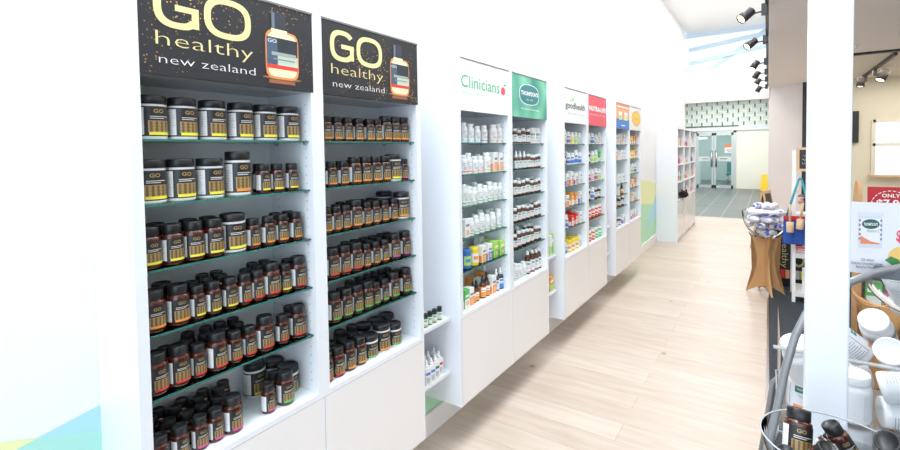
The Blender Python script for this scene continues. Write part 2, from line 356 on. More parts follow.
ITEMS = {
 (0, 0): [('Jy',-1.44,0.629,0),('Jy',-1.44,0.714,0),('Jy',-1.44,0.805,0),('Jy',-1.44,0.899,0),('Jy',-1.44,0.99,0),('Jy',-1.44,1.084,0)],
 (0, 1): [('Jy',-1.44,0.621,0),('Jy',-1.44,0.703,0),('Jy',-1.44,0.791,0),('Tk',-1.44,0.885,0),('Sy',-1.43,0.971,0),('Sy',-1.43,1.025,0),('Sy',-1.43,1.087,0),('Sy',-1.489,0.995,1)],
 (0, 2): [('My',-1.43,0.607,0),('My',-1.43,0.668,0),('My',-1.43,0.73,0),('My',-1.43,0.791,0),('Jw',-1.44,0.861,0),('So',-1.43,0.926,0),('So',-1.43,0.984,0),('So',-1.43,1.04,0),('So',-1.43,1.099,0),('My',-1.489,0.65,1),('My',-1.489,0.745,1),('My',-1.489,0.807,1),('Sy',-1.489,1.109,1),('Sy',-1.489,1.054,1)],
 (0, 3): [('Mo',-1.43,0.612,0),('Mo',-1.43,0.679,0),('Sy',-1.43,0.734,0),('Sy',-1.43,0.784,0),('Sy',-1.43,0.84,0),('Sr',-1.43,0.889,0),('Sr',-1.43,0.937,0),('Mr',-1.43,0.991,0),('Sy',-1.43,1.046,0),('Mr',-1.43,1.103,0),('Mo',-1.489,0.662,1),('Sy',-1.489,0.748,1),('Sy',-1.489,0.796,1),('Sy',-1.489,0.844,1),('Sy',-1.489,0.933,1),('Sy',-1.489,0.987,1),('Sy',-1.489,1.1,1),('Sy',-1.548,0.814,2),('Sy',-1.548,0.862,2),('Sy',-1.548,0.995,2),('Sy',-1.548,1.044,2)],
 (0, 4): [('Mr',-1.43,0.614,0),('Mr',-1.43,0.675,0),('Sr',-1.43,0.731,0),('Mr',-1.43,0.791,0),('Sr',-1.43,0.849,0),('Sr',-1.43,0.901,0),('Mr',-1.43,0.96,0),('Sr',-1.43,1.03,0),('Mr',-1.43,1.096,0),('Sr',-1.489,0.664,1),('Sr',-1.489,0.725,1),('Sr',-1.489,0.785,1),('Sr',-1.489,0.848,1),('Sr',-1.489,0.898,1),('Sr',-1.489,1.104,1),('Sr',-1.548,0.761,2),('Sr',-1.548,0.82,2),('Sr',-1.548,0.868,2),('Sr',-1.548,0.916,2)],
 (0, 5): [('Sm',-1.43,0.616,0),('Sm',-1.43,0.671,0),('Sm',-1.43,0.73,0),('Sm',-1.43,0.779,0),('Mm',-1.43,0.836,0),('Sm',-1.43,0.967,0),('Mg',-1.43,1.037,0),('Wg',-1.489,1.093,1),('Sm',-1.489,0.668,1),('Sm',-1.489,0.721,1),('Sm',-1.489,0.77,1),('Sm',-1.489,0.818,1),('Sm',-1.489,1.03,1),('Sm',-1.548,0.644,2),('Sm',-1.548,0.714,2),('Sm',-1.548,0.785,2),('Sm',-1.548,0.856,2),('Sm',-1.58,0.679,3),('Sm',-1.58,0.749,3),('Sm',-1.58,0.82,3),('Sm',-1.58,0.891,3),('Wg',-1.58,1.093,3),('Jw',-1.58,1.013,3)],
 (1, 0): [('So',-1.43,1.253,0),('So',-1.43,1.307,0),('So',-1.43,1.364,0),('So',-1.43,1.426,0),('So',-1.43,1.492,0),('So',-1.43,1.541,0),('Mo',-1.43,1.595,0),('Mo',-1.43,1.657,0),('Mo',-1.43,1.718,0),('So',-1.489,1.353,1),('So',-1.489,1.414,1),('So',-1.489,1.473,1),('So',-1.489,1.541,1),('So',-1.489,1.606,1),('So',-1.489,1.667,1),('So',-1.548,1.464,2),('So',-1.548,1.544,2),('So',-1.548,1.628,2),('So',-1.548,1.719,2)],
 (1, 1): [('So',-1.43,1.273,0),('So',-1.43,1.336,0),('Mo',-1.43,1.398,0),('Mo',-1.43,1.461,0),('Mo',-1.43,1.522,0),('Mo',-1.43,1.584,0),('Jw',-1.44,1.654,0),('Sm',-1.43,1.719,0),('So',-1.489,1.375,1),('So',-1.489,1.444,1),('So',-1.489,1.51,1),('So',-1.489,1.581,1),('So',-1.548,1.489,2),('So',-1.548,1.577,2),('So',-1.548,1.671,2)],
 (1, 2): [('So',-1.43,1.242,0),('So',-1.43,1.291,0),('So',-1.43,1.342,0),('Mo',-1.43,1.398,0),('So',-1.43,1.463,0),('So',-1.43,1.519,0),('So',-1.43,1.576,0),('So',-1.43,1.639,0),('Jk',-1.44,1.708,0),('So',-1.489,1.347,1),('So',-1.489,1.403,1),('So',-1.489,1.462,1),('So',-1.489,1.524,1),('So',-1.489,1.589,1),('So',-1.548,1.424,2),('So',-1.548,1.483,2),('So',-1.548,1.546,2),('So',-1.548,1.611,2),('Jk',-1.548,1.708,2)],
 (1, 3): [('Mr',-1.43,1.267,0),('Mr',-1.43,1.328,0),('Mr',-1.43,1.393,0),('So',-1.43,1.455,0),('So',-1.43,1.514,0),('So',-1.43,1.572,0),('Mp',-1.43,1.641,0),('Mp',-1.43,1.717,0),('So',-1.489,1.347,1),('So',-1.489,1.409,1),('So',-1.489,1.469,1),('So',-1.489,1.531,1),('So',-1.489,1.597,1),('So',-1.489,1.666,1),('So',-1.489,1.724,1),('Sy',-1.548,1.448,2),('Sy',-1.548,1.503,2),('Sy',-1.548,1.56,2),('Sy',-1.548,1.619,2),('Sy',-1.548,1.677,2),('Sy',-1.548,1.724,2)],
 (1, 4): [('Mg',-1.43,1.271,0),('Mg',-1.43,1.333,0),('Mg',-1.43,1.394,0),('Mg',-1.43,1.455,0),('Sg',-1.43,1.51,0),('Sg',-1.43,1.567,0),('Mg',-1.43,1.629,0),('Mg',-1.43,1.718,0),('Sg',-1.489,1.364,1),('Sg',-1.489,1.422,1),('Sg',-1.489,1.482,1),('Sg',-1.489,1.545,1),('Sg',-1.489,1.612,1),('Sg',-1.489,1.677,1),('Sg',-1.489,1.724,1),('Sg',-1.548,1.467,2),('Sg',-1.548,1.529,2),('Sg',-1.548,1.582,2),('Sg',-1.548,1.629,2),('Sg',-1.548,1.677,2),('Sg',-1.548,1.724,2)],
 (1, 5): [('Mr',-1.43,1.222,0),('Mr',-1.43,1.283,0),('Mo',-1.43,1.344,0),('Mo',-1.43,1.406,0),('Wg',-1.44,1.475,0),('Jk',-1.44,1.555,0),('Wg',-1.44,1.635,0),('Mg',-1.489,1.299,1),('Mg',-1.489,1.36,1),('Mg',-1.489,1.422,1),('Mg',-1.548,1.405,2),('Mg',-1.548,1.479,2),('Wg',-1.548,1.549,2),('Wg',-1.548,1.708,2),('Wg',-1.548,1.629,2)],
 (2, 0): [('wc',-1.43,2.251,0),('wc',-1.43,2.324,0),('wc',-1.43,2.398,0),('wp',-1.43,2.48,0),('ct',-1.489,2.643,1),('wO',-1.43,2.593,0),('wO',-1.43,2.664,0),('wc',-1.489,2.386,1),('wc',-1.489,2.467,1)],
 (2, 1): [('wr',-1.43,2.244,0),('wr',-1.43,2.298,0),('wo',-1.43,2.365,0),('wo',-1.43,2.428,0),('wO',-1.43,2.507,0),('ct',-1.43,2.588,0),('ct',-1.43,2.661,0),('wo',-1.489,2.416,1),('wo',-1.489,2.498,1)],
 (2, 2): [('wg',-1.43,2.245,0),('wg',-1.43,2.299,0),('wg',-1.43,2.355,0),('wg',-1.43,2.416,0),('wg',-1.43,2.478,0),('wg',-1.43,2.54,0),('wg',-1.43,2.604,0),('wg',-1.43,2.669,0),('wg',-1.489,2.377,1),('wg',-1.489,2.458,1),('wg',-1.489,2.543,1),('wg',-1.489,2.62,1),('wg',-1.489,2.669,1)],
 (2, 3): [('cw',-1.43,2.246,0),('wg',-1.43,2.311,0),('wg',-1.43,2.373,0),('wg',-1.43,2.438,0),('wg',-1.43,2.502,0),('wg',-1.43,2.574,0),('wg',-1.43,2.653,0),('wg',-1.489,2.454,1),('wg',-1.489,2.526,1),('wg',-1.489,2.615,1),('wg',-1.489,2.669,1)],
 (2, 4): [('ub',-1.43,2.263,0),('uy',-1.43,2.346,0),('co',-1.43,2.431,0),('cb',-1.43,2.506,0),('cg',-1.43,2.583,0),('cg',-1.43,2.663,0),('cg',-1.548,2.664,2),('cb',-1.548,2.61,2)],
 (2, 5): [('cG',-1.43,2.232,0),('co',-1.43,2.283,0),('dk',-1.43,2.333,0),('dk',-1.43,2.372,0),('co',-1.489,2.504,1),('Dk',-1.43,2.447,0),('Dk',-1.43,2.495,0),('co',-1.43,2.552,0),('db',-1.43,2.617,0),('dB',-1.43,2.673,0),('cO',-1.548,2.493,2),('cO',-1.548,2.617,2),('db',-1.548,2.673,2)],
 (3, 0): [('bw',-1.43,2.899,0),('bw',-1.43,2.964,0),('bw',-1.43,3.033,0),('bw',-1.43,3.109,0),('JW',-1.44,3.199,0),('JW',-1.44,3.272,0),('bw',-1.489,3.061,1),('bw',-1.489,3.144,1)],
 (3, 1): [('dw',-1.43,2.921,0),('dw',-1.43,2.984,0),('dw',-1.43,3.048,0),('bw',-1.43,3.113,0),('bw',-1.43,3.156,0),('bw',-1.43,3.2,0),('bw',-1.43,3.243,0),('bw',-1.43,3.287,0),('dw',-1.489,3.09,1),('dw',-1.489,3.174,1),('bw',-1.489,3.243,1),('bw',-1.489,3.287,1)],
 (3, 2): [('bw',-1.43,2.894,0),('bw',-1.43,2.958,0),('bw',-1.43,3.025,0),('bw',-1.43,3.095,0),('bw',-1.43,3.172,0),('bw',-1.43,3.243,0),('bw',-1.43,3.287,0),('bW',-1.489,3.07,1),('bW',-1.489,3.2,1),('bW',-1.489,3.243,1),('bW',-1.489,3.287,1)],
 (3, 3): [('bw',-1.43,2.89,0),('bw',-1.43,2.954,0),('bw',-1.43,3.021,0),('bw',-1.43,3.091,0),('bw',-1.43,3.163,0),('bw',-1.43,3.24,0),('bw',-1.43,3.287,0),('bw',-1.489,3.05,1),('bw',-1.489,3.184,1),('bw',-1.489,3.243,1),('bw',-1.489,3.287,1)],
 (3, 4): [('bw',-1.43,2.886,0),('bw',-1.43,2.95,0),('bw',-1.43,3.018,0),('bw',-1.43,3.088,0),('bw',-1.43,3.16,0),('bw',-1.43,3.237,0),('bw',-1.43,3.287,0),('bW',-1.489,3.046,1),('bW',-1.489,3.18,1),('bW',-1.489,3.243,1),('bW',-1.489,3.287,1)],
 (3, 5): [('wg',-1.43,2.889,0),('wg',-1.43,2.952,0),('wg',-1.43,3.016,0),('bT',-1.43,3.091,0),('bT',-1.43,3.17,0),('bT',-1.43,3.241,0),('bT',-1.43,3.287,0),('bT',-1.489,3.243,1),('bT',-1.489,3.287,1)],
 (4, 0): [('wv',-1.43,3.74,0),('wG',-1.43,3.832,0),('wv',-1.43,3.928,0),('wy',-1.43,4.019,0),('wG',-1.43,4.112,0),('wg',-1.43,4.208,0),('wv',-1.489,3.764,1),('wG',-1.489,3.857,1),('wv',-1.489,3.95,1),('wy',-1.489,4.04,1),('wG',-1.489,4.135,1)],
 (4, 1): [('wv',-1.43,3.74,0),('dk',-1.43,3.832,0),('wb',-1.43,3.927,0),('wb',-1.43,4.024,0),('wb',-1.43,4.117,0),('wb',-1.43,4.21,0),('wv',-1.489,3.764,1),('dk',-1.489,3.853,1),('wb',-1.489,3.947,1),('wb',-1.489,4.042,1),('wb',-1.489,4.136,1)],
 (4, 2): [('cv',-1.43,3.753,0),('cv',-1.43,3.86,0),('co',-1.43,3.976,0),('cv',-1.43,4.088,0),('cw',-1.43,4.199,0),('cv',-1.489,3.769,1),('cv',-1.489,3.883,1),('co',-1.489,3.992,1),('cv',-1.489,4.11,1)],
 (4, 3): [('co',-1.43,3.751,0),('co',-1.43,3.862,0),('cO',-1.43,3.978,0),('cO',-1.43,4.087,0),('cb',-1.43,4.201,0),('co',-1.489,3.773,1),('co',-1.489,3.883,1),('cO',-1.489,3.994,1),('cO',-1.489,4.108,1),('cb',-1.489,4.219,1)],
 (4, 4): [('cr',-1.43,3.749,0),('wb',-1.43,3.862,0),('cr',-1.43,3.977,0),('cr',-1.43,4.084,0),('cw',-1.43,4.196,0),('cr',-1.489,3.772,1),('wb',-1.489,3.882,1),('cr',-1.489,3.995,1),('cr',-1.489,4.107,1),('cw',-1.489,4.218,1)],
 (4, 5): [('wb',-1.43,3.745,0),('wb',-1.43,3.833,0),('uy',-1.43,3.926,0),('uy',-1.43,4.02,0),('uy',-1.43,4.116,0),('wg',-1.43,4.207,0),('wb',-1.489,3.761,1),('wb',-1.489,3.857,1),('uy',-1.489,3.949,1),('uy',-1.489,4.042,1),('uy',-1.489,4.138,1)],
 (5, 0): [('wo',-1.43,4.363,0),('wo',-1.43,4.476,0),('wb',-1.43,4.592,0),('wr',-1.43,4.703,0),('wo',-1.43,4.812,0),('wo',-1.489,4.385,1),('wo',-1.489,4.496,1),('wb',-1.489,4.61,1),('wr',-1.489,4.719,1)],
 (5, 1): [('bw',-1.43,4.369,0),('bw',-1.43,4.481,0),('wG',-1.43,4.592,0),('wG',-1.43,4.705,0),('cG',-1.43,4.811,0),('bw',-1.489,4.385,1),('bw',-1.489,4.501,1),('wG',-1.489,4.612,1),('wG',-1.489,4.721,1)],
 (5, 2): [('wm',-1.43,4.367,0),('wm',-1.43,4.48,0),('wr',-1.43,4.589,0),('wm',-1.43,4.7,0),('wG',-1.43,4.814,0),('wm',-1.489,4.384,1),('wm',-1.489,4.497,1),('wr',-1.489,4.613,1),('wm',-1.489,4.721,1),('wG',-1.489,4.831,1)],
 (5, 3): [('bw',-1.43,4.363,0),('bw',-1.43,4.476,0),('wb',-1.43,4.592,0),('bw',-1.43,4.701,0),('bw',-1.43,4.813,0),('bw',-1.489,4.383,1),('bw',-1.489,4.501,1),('wb',-1.489,4.61,1),('bw',-1.489,4.72,1),('bw',-1.489,4.831,1)],
 (5, 4): [('jr',-1.43,4.363,0),('jr',-1.43,4.476,0),('jr',-1.43,4.591,0),('jr',-1.43,4.7,0),('jr',-1.43,4.811,0),('jr',-1.489,4.386,1),('jr',-1.489,4.496,1),('jr',-1.489,4.613,1),('jr',-1.489,4.72,1),('jr',-1.489,4.834,1)],
 (5, 5): [('jr',-1.43,4.368,0),('jr',-1.43,4.477,0),('jr',-1.43,4.593,0),('jG',-1.43,4.702,0),('jG',-1.43,4.812,0),('jr',-1.489,4.385,1),('jr',-1.489,4.495,1),('jr',-1.489,4.609,1),('jG',-1.489,4.72,1)],
 (6, 0): [('cw',-1.43,5.318,0),('cw',-1.43,5.428,0),('cw',-1.43,5.537,0),('ct',-1.43,5.65,0),('cw',-1.43,5.762,0)],
 (6, 1): [('cw',-1.43,5.314,0),('ct',-1.43,5.426,0),('cw',-1.43,5.542,0),('cw',-1.43,5.65,0),('cw',-1.43,5.761,0)],
 (6, 2): [('cw',-1.43,5.356,0),('cw',-1.43,5.54,0),('cw',-1.43,5.73,0)],
 (6, 3): [('dk',-1.43,5.354,0),('cw',-1.43,5.542,0),('dk',-1.43,5.728,0)],
 (6, 4): [('dk',-1.43,5.329,0),('dk',-1.43,5.473,0),('bw',-1.43,5.611,0),('bw',-1.43,5.752,0),('dk',-1.489,5.352,1),('dk',-1.489,5.49,1),('bw',-1.489,5.627,1),('bw',-1.489,5.768,1)],
 (6, 5): [('dk',-1.43,5.332,0),('bw',-1.43,5.473,0),('bw',-1.43,5.613,0),('cv',-1.43,5.749,0)],
 (7, 0): [('cO',-1.43,5.933,0),('cO',-1.43,6.043,0),('uy',-1.43,6.156,0),('cO',-1.43,6.268,0),('cO',-1.43,6.378,0)],
 (7, 1): [('uy',-1.43,5.934,0),('cO',-1.43,6.046,0),('uy',-1.43,6.152,0),('uy',-1.43,6.27,0),('cO',-1.43,6.382,0)],
 (7, 2): [('wG',-1.43,5.946,0),('wg',-1.43,6.082,0),('wG',-1.43,6.228,0),('wv',-1.43,6.363,0)],
 (7, 3): [('cO',-1.43,5.948,0),('cO',-1.43,6.086,0),('co',-1.43,6.222,0),('cO',-1.43,6.363,0)],
 (7, 4): [('cO',-1.43,5.946,0),('cO',-1.43,6.085,0),('cw',-1.43,6.227,0),('co',-1.43,6.368,0)],
 (7, 5): [('cv',-1.43,5.929,0),('cw',-1.43,6.04,0),('cv',-1.43,6.158,0),('cv',-1.43,6.264,0),('co',-1.43,6.381,0)],
}
# ------------------------------------------------------------------ wall display cabinets
P0 = [0.545, 2.105, 3.665, 5.235]           # left edge of each pair of bays
PW = 1.235
ZS = [1.693, 1.515, 1.335, 1.156, .978]
XB = -1.624
def sp(y0, u, v, d=.0):                      # a point on a sign board: u 0..1 across, v 0..1 up
    return Vector((FX + .001 + d, y0 + u * .57, 1.867 + v * .283))
def go_print(y0):
    """big rounded GO, drawn as rings"""
    b = MB(); g = mat('sign_gold', (.82, .74, .34), .5)
    def ring(cu, cv, ru, rv, t, a0, a1, n=40):
        prev = None
        for k in range(n + 1):
            a = a0 + (a1 - a0) * k / n; c, s = math.cos(a), math.sin(a)
            q = (abs(c) ** 2.7 + abs(s) ** 2.7) ** (-1 / 2.7)
            o = sp(y0, cu + ru * q * c, cv + rv * q * s, .001); i = sp(y0, cu + (ru - t) * q * c, cv + (rv - t * 1.75) * q * s, .001)
            if prev: b.face([prev[0], o, i, prev[1]], g)
            prev = (o, i)
    ring(.440, .677, .132, .215, .036, 0, 2 * PI)
    ring(.176, .680, .110, .210, .036, math.radians(38), math.radians(322))
    R_ = lambda u0, u1, v0, v1: b.face([sp(y0, u0, v0, .0012), sp(y0, u1, v0, .0012), sp(y0, u1, v1, .0012), sp(y0, u0, v1, .0012)], g)
    R_(.245, .281, .50, .645); R_(.165, .281, .645, .705)
    return b
def sign_speckle():
    m = mat('sign_black_speckled', (.018, .018, .022), .55); n, l, bb = nodes(m)
    tc = n.new('ShaderNodeTexCoord'); vo = n.new('ShaderNodeTexVoronoi'); vo.inputs['Scale'].default_value = 95
    r = n.new('ShaderNodeValToRGB'); r.color_ramp.elements[0].position = .16; r.color_ramp.elements[0].color = (.7, .38, .1, 1); r.color_ramp.elements[1].position = .24; r.color_ramp.elements[1].color = (.016, .016, .020, 1)
    nz = n.new('ShaderNodeTexNoise'); nz.inputs['Scale'].default_value = 7
    r2 = n.new('ShaderNodeValToRGB'); r2.color_ramp.elements[0].position = .44; r2.color_ramp.elements[1].position = .6
    mx = n.new('ShaderNodeMix'); mx.data_type = 'RGBA'
    l.new(tc.outputs['Object'], vo.inputs['Vector']); l.new(tc.outputs['Object'], nz.inputs['Vector']); l.new(vo.outputs['Distance'], r.inputs[0]); l.new(nz.outputs[0], r2.inputs[0])
    l.new(r2.outputs[0], mx.inputs[0]); mx.inputs[6].default_value = (.016, .016, .020, 1); l.new(r.outputs[0], mx.inputs[7]); l.new(mx.outputs[2], bb.inputs['Base Color']); return m
def lettering(y0, text, u0, u1, v0, v1, m, parent, bold=0, name='lettering', d=.0012):
    b = MB(); write(b, text, lambda x, y: sp(y0, u0 + (u1 - u0) * x, v0 + (v1 - v0) * y, d), m, bold); b.recalc = False
    return b.build(name, parent)
def rect(b, y0, u0, u1, v0, v1, m, d=.001): b.face([sp(y0, u0, v0, d), sp(y0, u1, v0, d), sp(y0, u1, v1, d), sp(y0, u0, v1, d)], m)
def disc(b, y0, cu, cv, ru, rv, m, d=.001, n=28, sup=2.0, rot=0):
    pts = []
    for k in range(n):
        a = 2 * PI * k / n; c, s = math.cos(a), math.sin(a); q = (abs(c) ** sup + abs(s) ** sup) ** (-1 / sup)
        x, y = ru * q * c, rv * q * s
        pts.append(sp(y0, cu + x * math.cos(rot) - y * math.sin(rot), cv + x * math.sin(rot) + y * math.cos(rot), d))
    b.face(pts, m)
SIGN_BASE = [sign_speckle(), sign_speckle(), mat('sign_white', (.84, .84, .84), .5), None, mat('sign_white', (.84, .84, .84), .5), mat('sign_red', (.80, .10, .14), .5), None, mat('sign_white', (.84, .84, .84), .5)]
def green_sign():
    m = mat('sign_green', (.05, .4, .3), .5); n, l, bb = nodes(m)
    tc = n.new('ShaderNodeTexCoord'); nz = n.new('ShaderNodeTexNoise'); nz.inputs['Scale'].default_value = 4.5; nz.inputs['Detail'].default_value = 1
    r = n.new('ShaderNodeValToRGB'); r.color_ramp.elements[0].position = .35; r.color_ramp.elements[0].color = (.03, .27, .22, 1); r.color_ramp.elements[1].position = .68; r.color_ramp.elements[1].color = (.22, .62, .42, 1)
    l.new(tc.outputs['Object'], nz.inputs['Vector']); l.new(nz.outputs[0], r.inputs[0]); l.new(r.outputs[0], bb.inputs['Base Color']); return m
SIGN_BASE[3] = green_sign(); SIGN_BASE[6] = mat('sign_orange', (.86, .42, .22), .5)
whitep = mat('print_bright_white', (.9, .9, .9), .5)
def sign_art(bay, y0, board):
    if bay < 2:
        go_print(y0).build('lettering', board)
        g = mat('sign_gold_thin', (.82, .70, .34), .5)
        lettering(y0, 'healthy', .072, .580, .291, .43, g, board, -.014)
        lettering(y0, 'new zealand', .084, .592, .118, .205, whitep, board, -.016)
        b = MB()                              # the printed bottle
        am = mat('sign_amber', (.80, .30, .10), .4); am2 = mat('sign_amber_bright', (1, .80, .50), .4)
        disc(b, y0, .775, .125, .135, .02, mat('sign_amber_dark', (.30, .14, .05), .5), .0006)
        disc(b, y0, .775, .40, .115, .285, am, .001, 36, 6); disc(b, y0, .775, .40, .100, .26, am2, .0013, 36, 6)
        rect(b, y0, .668, .882, .24, .57, mat('sign_label_green', (.50, .62, .5006), .5), .0016)
        rect(b, y0, .668, .882, .40, .60, mat('sign_label_black', (.02, .03, .04), .5), .0018); rect(b, y0, .668, .74, .24, .60, mat('sign_label_blue', (.06, .10, .16), .5), .0019)
        rect(b, y0, .668, .882, .235, .28, pal('r'), .002); rect(b, y0, .70, .87, .39, .43, mat('sign_strip', (.35, .38, .36), .5), .0021); rect(b, y0, .71, .86, .34, .355, ink, .0021)
        rect(b, y0, .70, .80, .69, .90, mat('sign_cap', (.03, .035, .05), .4), .0016); rect(b, y0, .705, .725, .70, .89, mat('sign_cap_shine', (.14, .18, .25), .4), .0018); rect(b, y0, .70, .81, .66, .70, am2, .0018)
        rect(b, y0, .68, .86, .06, .10, mat('sign_reflection', (.38, .12, .06), .5), .0016)
        b.recalc = False; b.build('printed_bottle', board)
        lettering(y0, 'GO', .675, .735, .535, .575, whitep, board, 0, 'printed_label_lettering', .0024)
    elif bay == 2:
        gt = mat('sign_leaf_green', (.10, .50, .24), .5)
        lettering(y0, 'Clinicians', .005, .775, .455, .695, gt, board, .004)
        lettering(y0, 'Research Based', .03, .45, .325, .385, mat('sign_pale_green', (.45, .68, .5006), .5), board)
        b = MB(); disc(b, y0, .855, .52, .05, .085, mat('sign_apple_red', (.85, .08, .10), .5), .001, 24, 2.4); disc(b, y0, .90, .655, .035, .022, gt, .0012, 16, 1.6, .5); b.recalc = False; b.build('apple_emblem', board)
    elif bay == 3:
        b = MB(); disc(b, y0, .465, .56, .285, .25, whitep, .001, 36, 2.6); disc(b, y0, .465, .56, .27, .232, mat('sign_deep_teal', (.03, .22, .24), .5), .0014, 36, 2.6); b.recalc = False; b.build('oval_emblem', board)
        lettering(y0, "THOMPSON'S", .225, .715, .54, .635, whitep, board, .035, d=.002)
        lettering(y0, 'Est. 1951', .38, .56, .42, .46, whitep, board, .002, d=.002)
        lettering(y0, 'The natural advantage', .22, .74, .19, .235, whitep, board, .001)
    elif bay == 4:
        lettering(y0, 'goodhealth', .03, .89, .43, .61, mat('sign_charcoal', (.08, .09, .09), .5), board, .015)
        lettering(y0, 'Naturally in Control', .12, .88, .265, .31, mat('sign_mid_grey', (.45, .45, .45), .5), board)
        b = MB(); disc(b, y0, .345, .71, .06, .035, mat('sign_leaf_green_bright', (.20, .70, .12), .5), .001, 20, 1.7, 1.1); disc(b, y0, .255, .665, .045, .022, mat('sign_leaf_green_bright', (.20, .70, .12), .5), .001, 20, 1.7, -.9); b.recalc = False; b.build('leaf_emblem', board)
    elif bay == 5:
        lettering(y0, 'NUTRA-LIFE', .03, .955, .49, .64, whitep, board, .045)
        lettering(y0, 'THE SCIENCE OF WELL', .03, .955, .345, .39, mat('sign_pale_pink', (.95, .66, .68), .5), board, .001)
    elif bay == 6:
        b = MB(); rect(b, y0, 0, 1, 0, .36, mat('sign_blue', (.06, .22, .62), .5), .0008)
        disc(b, y0, .25, .35, .24, .07, mat('sign_blue', (.06, .22, .62), .5), .0009); disc(b, y0, .8, .35, .2, .06, mat('sign_blue', (.06, .22, .62), .5), .0009)
        for u, c in ((.17, 'G'), (.60, 'y')):
            rect(b, y0, u, u + .24, .36, .60, whitep, .0014); rect(b, y0, u - .01, u + .25, .60, .68, whitep, .0014); rect(b, y0, u + .02, u + .22, .40, .53, pal(c), .0018)
        rect(b, y0, 0, 1, .78, 1, mat('sign_red_orange', (.85, .30, .16), .5), .0009); rect(b, y0, .06, .94, .83, .90, mat('sign_cream', (.95, .8, .6), .5), .0014); rect(b, y0, .36, .66, .12, .16, whitep, .0014)
        b.recalc = False; b.build('printed_tubs', board)
    else:
        b = MB(); disc(b, y0, .55, .52, .40, .33, mat('sign_ring_red', (.86, .32, .16), .5), .001, 36); disc(b, y0, .55, .52, .37, .30, mat('sign_sun_yellow', (.95, .62, .08), .5), .0014, 36); b.recalc = False; b.build('sun_emblem', board)
        lettering(y0, 'radiance', .28, .82, .48, .58, mat('sign_ring_red', (.86, .32, .16), .5), board, .004, d=.002)
ORD = ['first', 'second', 'third', 'fourth', 'fifth', 'sixth', 'seventh', 'eighth', 'ninth', 'tenth', 'eleventh', 'twelfth', 'thirteenth', 'fourteenth']
BAYN = ['nearest bay', 'second bay', 'third bay', 'fourth bay', 'fifth bay', 'sixth bay', 'seventh bay', 'farthest bay']
SHN = ['top shelf', 'second shelf', 'third shelf', 'fourth shelf', 'fifth shelf', 'bottom ledge']
CABL = ['white wall cabinet of two bays under black and gold signs, nearest of four', 'white wall cabinet of two bays under a white and a green sign', 'white wall cabinet of two bays under a white and a red sign', 'white wall cabinet of two bays under orange and sun signs, farthest of four']
b = MB(); b.rbox(-1.612, -1.385, 0, .553, -.006, 0, glass_shelf, .0006, 1)
# front edge shows the green of the glass
b.box(-1.3853, -1.3843, .0005, .5525, -.0058, -.0002, glass_edge); b.box(-1.612, -1.3853, .5528, .5534, -.0058, -.0002, glass_edge); b.box(-1.612, -1.3853, -.0004, .0002, -.0058, -.0002, glass_edge)
me_shelf = b.mesh('glass_shelf')
b = MB(); b.lathe([(.0045, 0), (.0045, .012)], steel, 8, Matrix.Rotation(PI / 2, 4, 'X')); b.box(-.006, .006, -.012, 0, .002, .005, steel); me_pin = b.mesh('shelf_pin')
for pi_, p0 in enumerate(P0):
    root = thing('display_cabinet', CABL[pi_], 'cabinet', (WX, p0, .25), 0, 'display cabinets along the left wall')
    inv = Vector((-WX, -p0, -.25))
    def part(b, name, parent=root, inv=inv):
        o = b.build(name, parent); o.location = inv; return o
    b = MB(); ZT = 2.165
    for y0, y1 in ((p0, p0 + .030), (p0 + .59, p0 + .645), (p0 + PW - .03, p0 + PW)): b.box(WX + .001, FX, y0, y1, .25, ZT, laminate)
    b.box(WX + .001, FX, p0 + .03, p0 + .59, 2.15, ZT, laminate); b.box(WX + .001, FX, p0 + .645, p0 + PW - .03, 2.15, ZT, laminate)
    for y0, y1 in ((p0 + .03, p0 + .59), (p0 + .645, p0 + PW - .03)):
        b.box(WX + .001, XB, y0, y1, .25, 2.15, laminate)                 # back
        b.box(XB, FX - .004, y0, y1, 1.867, 1.874, mat('grey_soffit', (.34, .34, .36), .08))             # soffit under the sign
        b.box(XB, FX, y0, y1, .735, .755, laminate)                # ledge
        b.box(XB, FX - .02, y0, y1, .25, .268, laminate)
        b.box(XB, FX - .024, y0, y1, .268, .735, groove)
        # peg holes up the side panels
        for x in (FX - .035, FX - .20):
            for k in range(33):
                z = .80 + k * .032
                b.box(x - .0025, x + .0025, y1 - .0004, y1 + .0004, z - .0025, z + .0025, groove)
    part(b, 'carcass')
    for hb in range(2):
        bay = pi_ * 2 + hb; y0 = p0 + (.03 if hb == 0 else .645); y1 = y0 + .56
        b = MB(); b.rbox(FX - .022, FX + .0005, y0 - .020, y1 + .020, .253, .733, laminate_door, .0015, 2)
        part(b, 'door')
        b = MB(); g2 = mat('door_joint', (.50, .48, .49), .7)
        bd = MB(); bd.box(FX - .012, FX + .001, y0, y1 + .01, 1.867, 2.149, SIGN_BASE[bay]); bd.box(FX - .012, FX + .003, y0 - .002, y1 + .012, 2.146, 2.153, mat('sign_rail', (.25, .24, .24), .4, .5))
        board = part(bd, 'sign_board'); before = set(board.children)
        sign_art(bay, y0 - .0, board)
        zs = list(ZS)
        if bay == 6: zs[2] = 1.245; zs[3] = 1.112
        for z in zs:
            o = link('glass_shelf', me_shelf, root, inv + Vector((0, y0 + .0035, z)))
            for x in (FX - .032, FX - .20):
                for s, yy in ((0, y0), (1, y1)):
                    q = link('shelf_pin', me_pin, root, inv + Vector((x, yy - .0001 if s else yy + .0125, z - .0105)))
        b = MB(); e = .0007
    # fine shadow lines round the doors
    b = MB()
    for (y0, y1) in ((p0 + .008, p0 + .6165), (p0 + .6185, p0 + PW - .008)):
        b.box(FX, FX + .0006, y0, y1, .7330, .7355, groove)
        b.box(FX, FX + .0006, y0, y0 + .0022, .262, .7355, groove)
    part(b, 'door_gap')
